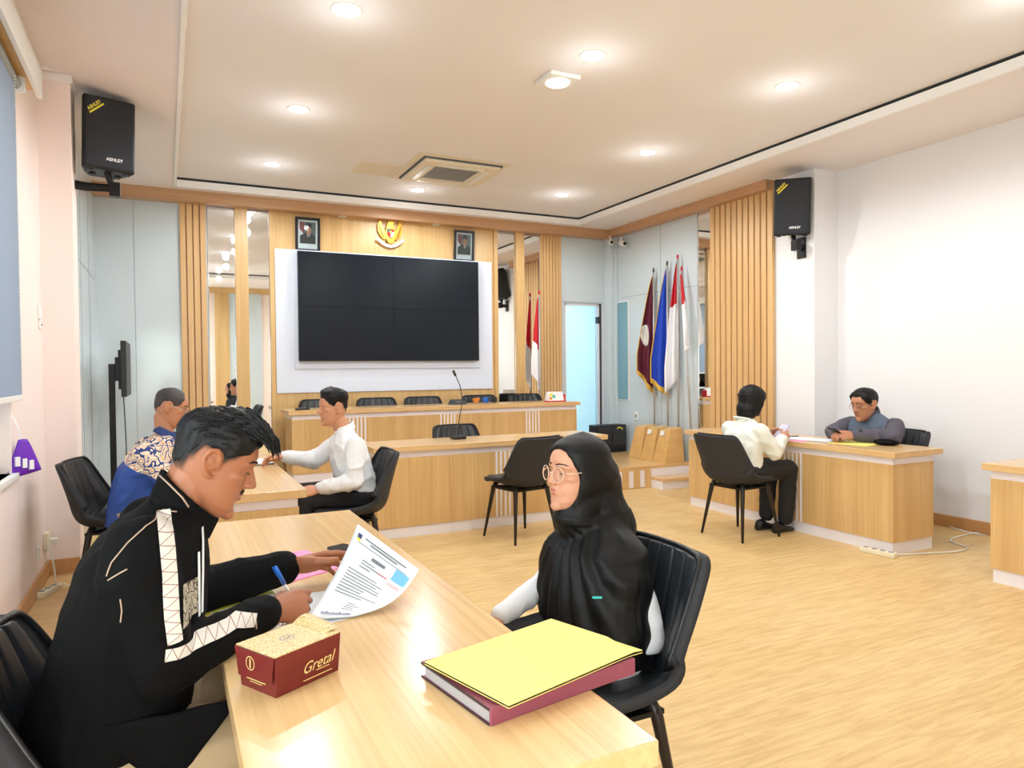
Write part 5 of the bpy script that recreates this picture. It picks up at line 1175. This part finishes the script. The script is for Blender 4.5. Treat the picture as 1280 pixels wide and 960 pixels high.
# ---- seated figures farther back
def seated(label, O, F, H, rings, arms, legs, skin, shirt, trous, hair, line, thick, sleeve=(.066, .060, .052, .042), hands=None, voxel=.0055, feet=None, neck=(.052, .054), hamp=.003, shirt_name='shirt', wr=.011, hs=1.0, ears=True, bare=.0, face=None):
    r = thing('person', label, 'person', (O[0], O[1], 0)); W = frame_of(O, F); b = MB(); head(b, H, ears=ears)
    nb_ = H @ V((-.025, 0, .045)); top = rings[-1]; nk = W((top[0] + top[1]) / 2, 0, top[2] - .04); b.chain([nb_, nk], list(neck))
    trunk(b, W, [(x0 + .025, x1 - .025, z - (.0 if i < len(rings) - 2 else .04), hw - .028) for i, (x0, x1, z, hw) in enumerate(rings)])
    sh = MB(); trunk(sh, W, rings)
    for i, (S_, E_, K_) in enumerate(arms):
        S_, E_, K_ = W(*S_), W(*E_), W(*K_); d = (K_ - E_).normalized(); b.chain([S_, E_, K_], [.044, .038, .026])
        f, n, t, cu, th = hands[i]; hand(b, K_ + d * .012, W(*f) - W(0, 0, 0), W(*n) - W(0, 0, 0), W(*t) - W(0, 0, 0), cu, th, .98 * hs)
        m_ = E_.lerp(K_, 1 - bare); sh.chain([S_ + V((0, 0, .0)), S_.lerp(E_, .45), E_, E_.lerp(m_, .5), m_], [sleeve[0], sleeve[0], sleeve[1], sleeve[2], sleeve[3]])
    tr = MB()
    for (A, K, T) in legs: b.chain([W(*A), W(*K), W(*T)], [.075, .055, .04]); tr.chain([W(*A), W(*A).lerp(W(*K), .5), W(*K), W(*T)], [.098, .09, .074, .062])
    for (h_, t_) in feet: b.chain([W(*t_).lerp(W(*h_), .75) + V((0, 0, .04)), W(*t_).lerp(W(*h_), .35) + V((0, 0, .03))], [.02, .014])
    put('body', remesh(b, voxel, 2), skin, r)
    if face: face_parts(r, H, **face)
    if hair: hb_ = cap_mb(H, line, thick, hamp, (24, 60, 24), 72, 26); put('hair', hb_.mesh('hair', []), hair, r)
    sm_ = remesh(sh, voxel + .0015, 3); wrinkle(sm_, wr, (10, 10, 9), O[0] * 3); so = put(shirt_name, sm_, shirt, r)
    tr.ellipsoid(W((legs[0][0][0]), 0, legs[0][0][2]), (.13, .17, .10)); tm_ = remesh(tr, voxel + .003, 2); wrinkle(tm_, .006, (9, 9, 8), O[1]); put('trousers', tm_, trous, r)
    for h_, t_ in feet: put_shoe(r, W(*h_), W(*t_))
    return r, W, so, sm_
RELAX = [(22, 30, 18), (26, 34, 20), (30, 38, 22), (34, 40, 24)]; GRIP = [(40, 50, 30), (46, 56, 32), (50, 60, 34), (54, 62, 34)]; TH = [(.6, .65, -.45), (.9, .25, -.35), (1, 0, -.2)]
def cu(tab): return lerpline(tab)
# man in the patterned blue shirt
Yb = 4.80; e_ = ay(211, 508, Yb - .07); Hb = head_m((e_.x, Yb, e_.z), (1, -.06), pitch=rad(20), s=1.04, anchor=(-.018, 0, .118))
r3, Wb, so, sm_ = seated('man in glasses and blue shirt with cream floral shoulders, behind the man in black', (0, Yb), (1, 0), Hb,
    [(-.34, -.02, .46, .18), (-.325, .02, .58, .195), (-.30, .03, .70, .195), (-.265, .045, .80, .20), (-.22, .05, .87, .195), (-.17, .05, .925, .17), (-.11, .045, .965, .12), (-.065, .04, .995, .07)],
    [((-.12, -.175, .90), (.0, -.24, .72), (.22, -.12, .79)), ((-.12, .175, .90), (.02, .24, .73), (.24, .10, .79))],
    [((-.2, .09, .54), (.22, .12, .56), (.22, .12, .10)), ((-.2, -.09, .54), (.22, -.12, .56), (.22, -.12, .10))], 'skin_tan2', 'navy', 'khaki', 'hair_grey',
    cu([(0, .206), (30, .203), (50, .17), (68, .135), (82, .128), (92, .142), (110, .145), (130, .10), (180, .065)]), lambda d, w, p: .004 * min(1, w * 8) + .002, hands=[((1, .3, -.1), (0, -.5, .8), (0, .6, .6), RELAX, TH), ((1, -.3, -.1), (0, .5, .8), (0, -.6, .6), RELAX, TH)],
    feet=[((.18, .12, 0), (.44, .13, 0)), ((.18, -.12, 0), (.44, -.13, 0))], hamp=.0015, face=dict(closed=True, browr=.0026))
def shirt_mat():
    """royal blue cloth whose yoke and upper sleeves carry a cream floral print"""
    m, nt, b_ = nodes('floral_shirt'); src = MATS['batik'].node_tree
    tc_ = nt.nodes.new('ShaderNodeTexCoord'); n_ = nt.nodes.new('ShaderNodeTexNoise'); n_.inputs['Scale'].default_value = 9; nt.links.new(tc_.outputs['Object'], n_.inputs['Vector'])
    mx_ = nt.nodes.new('ShaderNodeMix'); mx_.data_type = 'RGBA'; mx_.inputs['Factor'].default_value = .14; nt.links.new(tc_.outputs['Object'], mx_.inputs['A']); nt.links.new(n_.outputs['Color'], mx_.inputs['B'])
    v_ = nt.nodes.new('ShaderNodeTexVoronoi'); v_.feature = 'DISTANCE_TO_EDGE'; v_.inputs['Scale'].default_value = 15; nt.links.new(mx_.outputs['Result'], v_.inputs['Vector'])
    c_ = nt.nodes.new('ShaderNodeValToRGB'); c_.color_ramp.interpolation = 'CONSTANT'
    for i, (p, c) in enumerate([(0, rgb(36, 56, 124)), (.045, rgb(244, 224, 196)), (.12, rgb(206, 140, 106)), (.17, rgb(250, 236, 208)), (.26, rgb(46, 70, 140)), (.31, rgb(236, 196, 130))]):
        e = c_.color_ramp.elements[i] if i < 2 else c_.color_ramp.elements.new(p); e.position = p; e.color = c
    nt.links.new(v_.outputs['Distance'], c_.inputs['Fac'])
    s_ = nt.nodes.new('ShaderNodeSeparateXYZ'); nt.links.new(tc_.outputs['Object'], s_.inputs[0])
    a_ = nt.nodes.new('ShaderNodeMath'); a_.operation = 'MULTIPLY_ADD'; a_.inputs[1].default_value = .55; nt.links.new(s_.outputs['X'], a_.inputs[0]); nt.links.new(s_.outputs['Z'], a_.inputs[2])
    k_ = nt.nodes.new('ShaderNodeMath'); k_.operation = 'MULTIPLY_ADD'; k_.inputs[1].default_value = .06; nt.links.new(n_.outputs['Fac'], k_.inputs[0]); nt.links.new(a_.outputs[0], k_.inputs[2])
    g_ = nt.nodes.new('ShaderNodeMath'); g_.operation = 'GREATER_THAN'; g_.inputs[1].default_value = .745; nt.links.new(k_.outputs[0], g_.inputs[0])
    m2 = nt.nodes.new('ShaderNodeMix'); m2.data_type = 'RGBA'; m2.inputs['A'].default_value = rgb(44, 82, 164); nt.links.new(g_.outputs[0], m2.inputs['Factor']); nt.links.new(c_.outputs['Color'], m2.inputs['B'])
    nt.links.new(m2.outputs['Result'], b_.inputs['Base Color']); b_.inputs['Roughness'].default_value = .7; MATS['floral_shirt'] = m
shirt_mat(); sm_.materials.clear(); sm_.materials.append(MATS['floral_shirt'])
cb = MB().sheet(lambda u, v: Wb(-.006 + .012 * v + (.068 - .010 * v) * cos(2 * pi * u), (.072 - .010 * v) * sin(2 * pi * u), .978 + .040 * v - .032 * cos(2 * pi * u)), 32, 4, .006); put('collar', cb.mesh('collar', []), 'navy', so)
spectacles(r3, Hb, 'thin_metal', .0022)
# man in the white shirt, facing the other way
Yw = 4.70; e_ = ay(419, 509, Yw); Hw = head_m((e_.x, Yw, e_.z), (-1, -.1), pitch=rad(3), s=1.02, anchor=(-.018, 0, .118)); Ow = (e_.x + .06, Yw)
def lx(px_, py_): p = ay(px_, py_, Yw); return Ow[0] - p.x, p.z
shz = lx(430, 548)[1]
r4, Ww, so, sm_ = seated('man in white shirt and black trousers sitting sideways at the middle desk', Ow, (-1, 0), Hw,
    [(-.20, .03, .47, .165), (-.205, .06, .56, .175), (-.185, .075, .68, .175), (-.16, .09, .78, .185), (-.135, .09, .86, .19), (-.105, .075, .915, .165), (-.07, .06, .955, .11), (-.05, .05, .985, .068)],
    [((-.03, .175, .885), (-.01, .22, .66), (.19, .17, .625)), ((-.03, -.175, .885), (.17, -.21, .76), (.36, -.16, .80))],
    [((-.09, .09, .53), (.30, .12, .55), (.32, .12, .10)), ((-.09, -.09, .53), (.30, -.12, .55), (.32, -.12, .10))], 'skin_mid', 'white_cloth', 'black_trouser', 'hair',
    cu([(0, .186), (30, .182), (48, .165), (62, .145), (80, .128), (92, .15), (110, .15), (130, .11), (180, .085)]), lambda d, w, p: .002 + (.022 + .012 * max(0, 1 - abs(d) / 70)) * max(0, min(1, (p.z - .150) / .05)) * min(1, w * 2.5),
    hands=[((1, 0, -.15), (0, .7, .7), (0, -.5, .8), RELAX, TH), ((1, .1, -.05), (0, -.6, .8), (0, .5, .8), RELAX, TH)], feet=[((.28, .12, 0), (.54, .12, 0)), ((.28, -.12, 0), (.54, -.12, 0))], hamp=.003, neck=(.052, .055), face=dict())
f_ = cap_mb(Hw, lerpline([(0, .19), (45, .178), (60, .15), (74, .12), (84, .10), (92, .125), (106, .138), (122, .095), (180, .06)]), lambda d, w, p: .0012, 0, nth=72, nw=20, inner=.004); put('faded_sides', fade_mesh(f_, 72, 20), 'fade', r4)
cb = MB().sheet(lambda u, v: Ww(-.002 + .008 * v + (.066 - .010 * v) * cos(2 * pi * u), (.070 - .010 * v) * sin(2 * pi * u), .966 + .042 * v - .022 * cos(2 * pi * u)), 32, 4, .005); put('collar', cb.mesh('collar', []), 'white_cloth', so)
# woman in the white blouse seen from behind
Hq = ad(940, 502, 5.72); Hx = head_m((Hq.x, Hq.y, Hq.z), (1, -.12), pitch=rad(10), s=1.0, anchor=(-.01, 0, .112)); Oq = (Hq.x - .05, Hq.y)
r5, Wx, so, sm_ = seated('woman in white blouse and black trousers seen from behind at the right desk', Oq, (1, 0), Hx,
    [(-.18, .04, .50, .165), (-.18, .055, .57, .17), (-.175, .06, .66, .172), (-.165, .07, .76, .18), (-.145, .065, .84, .18), (-.115, .055, .89, .155), (-.08, .05, .925, .105), (-.055, .045, .955, .065)],
    [((-.03, .165, .86), (.08, .20, .70), (.28, .10, .80)), ((-.03, -.165, .86), (.10, -.19, .69), (.30, -.09, .79))],
    [((-.10, .09, .53), (.34, .10, .53), (.31, .10, .13)), ((-.10, -.09, .53), (.37, -.08, .53), (.36, -.06, .12))], 'skin_light', 'cream_cloth', 'black_trouser', None, None, None, sleeve=(.066, .062, .058, .050),
    hands=[((1, -.25, .25), (.1, .7, .3), (0, 0, 1), RELAX, TH), ((1, .25, .25), (.1, -.7, .3), (0, 0, 1), RELAX, TH)], feet=[((.20, .10, .0), (.43, .10, 0)), ((.24, -.05, .0), (.47, -.03, 0))], shirt_name='blouse', hs=.9, bare=.12, ears=False, face=dict(lip='lip_pink'))
hb_ = cap_mb(Hx, cu([(0, .19), (30, .182), (48, .15), (60, .10), (70, .05), (85, .012), (180, .0)]), lambda d, w, p: .010 + .012 * min(1, w * 6) + .012 * max(0, (abs(d) - 70) / 110) * (1 - .4 * w), .0025, (30, 50, 12), 84, 30)
hb_.ellipsoid(Hx @ V((-.048, 0, .045)), (.082, .088, .085)); hb_.ellipsoid(Hx @ V((-.045, 0, .01)), (.076, .086, .05))
hm_ = remesh(hb_, .004, 3); wrinkle(hm_, .0025, (40, 40, 5), 2); ho = put('hair', hm_, 'hair', r5)
m = MB()
for s in (-1, 1): m.chain([Hx @ V((.02, s * .086, .15)), Hx @ V((-.05, s * .088, .155)), Hx @ V((-.115, s * .045, .15)), Hx @ V((-.134, 0, .148))], [.007, .010, .012, .010], 8)
put('tied_locks', m.mesh('tied', []), 'hair', ho)
m = MB(); m.tube([Wx(-.055 + .062 * cos(a), .064 * sin(a), .955 - .012 * cos(a)) for a in [2 * pi * k / 24 for k in range(25)]], .009, 8, cap=False); put('neckband', m.mesh('nb', []), 'cream_cloth', so)
k1 = Wx(.40, .02, .835); p1 = thing('phone', 'pale phone in the hands of the woman in the white blouse', 'phone', k1, .1); p1.rotation_euler.y = rad(-38)
obj('body', MB().box((-.075, -.037, -.005), (.075, .037, .004)), mat('lilac', rgb(206, 196, 226), .4), p1, bevel=.003); obj('screen', MB().box((-.07, -.033, .004), (.07, .033, .0045)), mat('phone_screen', rgb(214, 210, 236), .3), p1)
# man in grey-blue shirt facing the camera's side
Hq = ad(1081, 506, 5.85); Hy = head_m((Hq.x, Hq.y, Hq.z), (-1, .12), pitch=rad(14), s=1.12, anchor=(-.01, 0, .112)); Oy = (Hq.x + .07, Hq.y)
r6, Wy, so, sm_ = seated('man in grey-blue shirt and glasses looking at a phone behind the right desk', Oy, (-1, 0), Hy,
    [(-.22, .05, .47, .19), (-.20, .075, .6, .20), (-.18, .09, .72, .205), (-.16, .095, .81, .215), (-.135, .08, .875, .205), (-.105, .065, .92, .165), (-.07, .055, .955, .11), (-.045, .05, .98, .07)],
    [((-.03, .20, .87), (.10, .27, .80), (.30, .10, .815)), ((-.03, -.20, .87), (.12, -.27, .80), (.32, -.06, .815))],
    [((-.09, .09, .53), (.32, .12, .54), (.32, .12, .10)), ((-.09, -.09, .53), (.32, -.12, .54), (.32, -.12, .10))], 'skin_tan2', 'blue_grey_cloth', 'black_trouser', 'hair',
    cu([(0, .190), (30, .192), (46, .172), (58, .15), (70, .13), (82, .11), (92, .135), (110, .14), (130, .09), (180, .06)]), lambda d, w, p: .004 + .013 * min(1, w * 3), hs=1.05, sleeve=(.074, .066, .058, .047),
    hands=[((1, -.35, .0), (0, .75, .6), (0, 0, 1), RELAX, TH), ((1, .35, .0), (0, -.75, .6), (0, 0, 1), RELAX, TH)], feet=[((.28, .12, 0), (.54, .12, 0)), ((.28, -.12, 0), (.54, -.12, 0))], face=dict(closed=True, browr=.0036))
sm_.materials.append(MATS['grey_sleeve'])
for p in sm_.polygons:
    c = p.center + r6.location; lx_ = Oy[0] - c.x; ly = -(c.y - Oy[1])
    if abs(ly) > .165 or (lx_ > .13 and abs(ly) > .0): p.material_index = 1
cb = MB().sheet(lambda u, v: Wy(.004 + .006 * v + (.068 - .010 * v) * cos(2 * pi * u), (.074 - .010 * v) * sin(2 * pi * u), .966 + .040 * v - .026 * cos(2 * pi * u)), 32, 4, .006); put('collar', cb.mesh('collar', []), 'grey_sleeve', so)
spectacles(r6, Hy, 'thin_metal', .0016)
wv = Wy(.285, .115, .815); wd = (Wy(.30, .10, .815) - Wy(.10, .27, .80)).normalized(); u_ = wd.orthogonal().normalized(); w2 = wd.cross(u_)
m = MB(); m.loft([m.ell(wv - wd * .009, u_ * .044, w2 * .044), m.ell(wv + wd * .009, u_ * .044, w2 * .044)], cap=False); wo = put('watch', m.mesh('watch', []), 'watch_gold', r6); q_ = V((0, -.7, .7)); q_ = (q_ - wd * q_.dot(wd)).normalized()
put('watch_face', MB().cyl(wv + q_ * .038, wv + q_ * .05, .017).mesh('wf', []), 'steel_dark', wo)
k2 = Wy(.42, .01, .835); p2 = thing('phone', 'dark phone held by the man in the grey-blue shirt', 'phone', k2, pi); p2.rotation_euler.y = rad(-30)
obj('body', MB().box((-.075, -.037, -.005), (.075, .037, .004)), 'black_plastic', p2, bevel=.003); obj('screen', MB().box((-.07, -.033, .004), (.07, .033, .0045)), 'screen', p2)

# ------------------------------------------------------------------ repeats share a group phrase
GROUPS = {'chair': 'black padded chairs', 'desk': 'wooden panel desks', 'flag': 'flags on poles', 'wooden_box': 'tapered wooden boxes by the flags', 'slat_panel': 'ribbed wooden slat panels',
          'wall_mirror': 'tall mirror strips', 'picture_frame': 'framed portraits', 'security_camera': 'security cameras in the corner', 'power_strip': 'power strips on the floor', 'power_cable': 'white cables on the floor',
          'cable': 'coloured cables on the stage desk', 'recessed_spot': 'tiny lamps under the beam', 'loudspeaker': 'wall loudspeakers', 'wall_socket': 'wall sockets'}
for o in bpy.data.objects:
    k = o.name.split('.')[0]
    if o.parent is None and 'category' in o and k in GROUPS and 'group' not in o: o['group'] = GROUPS[k]
# ------------------------------------------------------------------ daylight, world, camera
def area(name, loc, rot, sx, sy, watts, col=(1, 1, 1)):
    L = bpy.data.lights.new(name, 'AREA'); L.shape = 'RECTANGLE'; L.size = sx; L.size_y = sy; L.energy = watts; L.color = col
    o = bpy.data.objects.new(name, L); COL.objects.link(o); o.location = loc; o.rotation_euler = rot
area('daylight', (XL - .5, .72, 1.9), (0, -pi / 2, 0), 2.0, 2.0, 78, (.90, .96, 1))  # comes through the added, unseen second window
area('daylight', (XL - .5, 3.4, 1.5), (0, -pi / 2, 0), 1.6, 2.2, 50, (.90, .96, 1))
area('daylight', (0, YR - .5, 1.2), (pi / 2, 0, 0), 1.0, 2.0, 60, (.90, .96, 1))
area('corridor_light', (5.3, YB + 1.0, 2.85), (0, 0, 0), 1.4, .8, 45, (.95, .98, 1))
W = bpy.data.worlds.new('world'); SC.world = W; W.use_nodes = True; nt = W.node_tree
bg = nt.nodes['Background']; tc = nt.nodes.new('ShaderNodeTexCoord'); sp = nt.nodes.new('ShaderNodeSeparateXYZ'); nt.links.new(tc.outputs['Generated'], sp.inputs[0])
n = nt.nodes.new('ShaderNodeTexNoise'); n.inputs['Scale'].default_value = 7; n.inputs['Detail'].default_value = 5; nt.links.new(tc.outputs['Generated'], n.inputs['Vector'])
ma = nt.nodes.new('ShaderNodeMath'); ma.operation = 'MULTIPLY_ADD'; ma.inputs[1].default_value = .6; nt.links.new(n.outputs['Fac'], ma.inputs[0]); nt.links.new(sp.outputs['Z'], ma.inputs[2])
cr = nt.nodes.new('ShaderNodeValToRGB'); cr.color_ramp.elements[0].position = .30; cr.color_ramp.elements[0].color = (.25, .42, .12, 1); cr.color_ramp.elements[1].position = .46; cr.color_ramp.elements[1].color = (.9, .96, 1, 1)
nt.links.new(ma.outputs[0], cr.inputs['Fac']); nt.links.new(cr.outputs['Color'], bg.inputs['Color']); bg.inputs['Strength'].default_value = 3.0
cam = bpy.data.cameras.new('camera'); cam.sensor_width = 36; cam.sensor_fit = 'HORIZONTAL'; cam.lens = 36 * FPX / 1280; cam.clip_start = .05
co = bpy.data.objects.new('camera', cam); COL.objects.link(co)
mw = M((CR, CU, -CF)).transposed().to_4x4(); mw.translation = EYE; co.matrix_world = mw; SC.camera = co
vs = SC.view_settings; vs.view_transform = 'Standard'; vs.look = 'None'; vs.gamma = 1; vs.use_curve_mapping = False; vs.exposure = -.22
SC.cycles.use_denoising = True; SC.cycles.max_bounces = 8; SC.cycles.diffuse_bounces = 4; SC.cycles.glossy_bounces = 5; SC.cycles.transparent_max_bounces = 12; SC.cycles.sample_clamp_indirect = 6
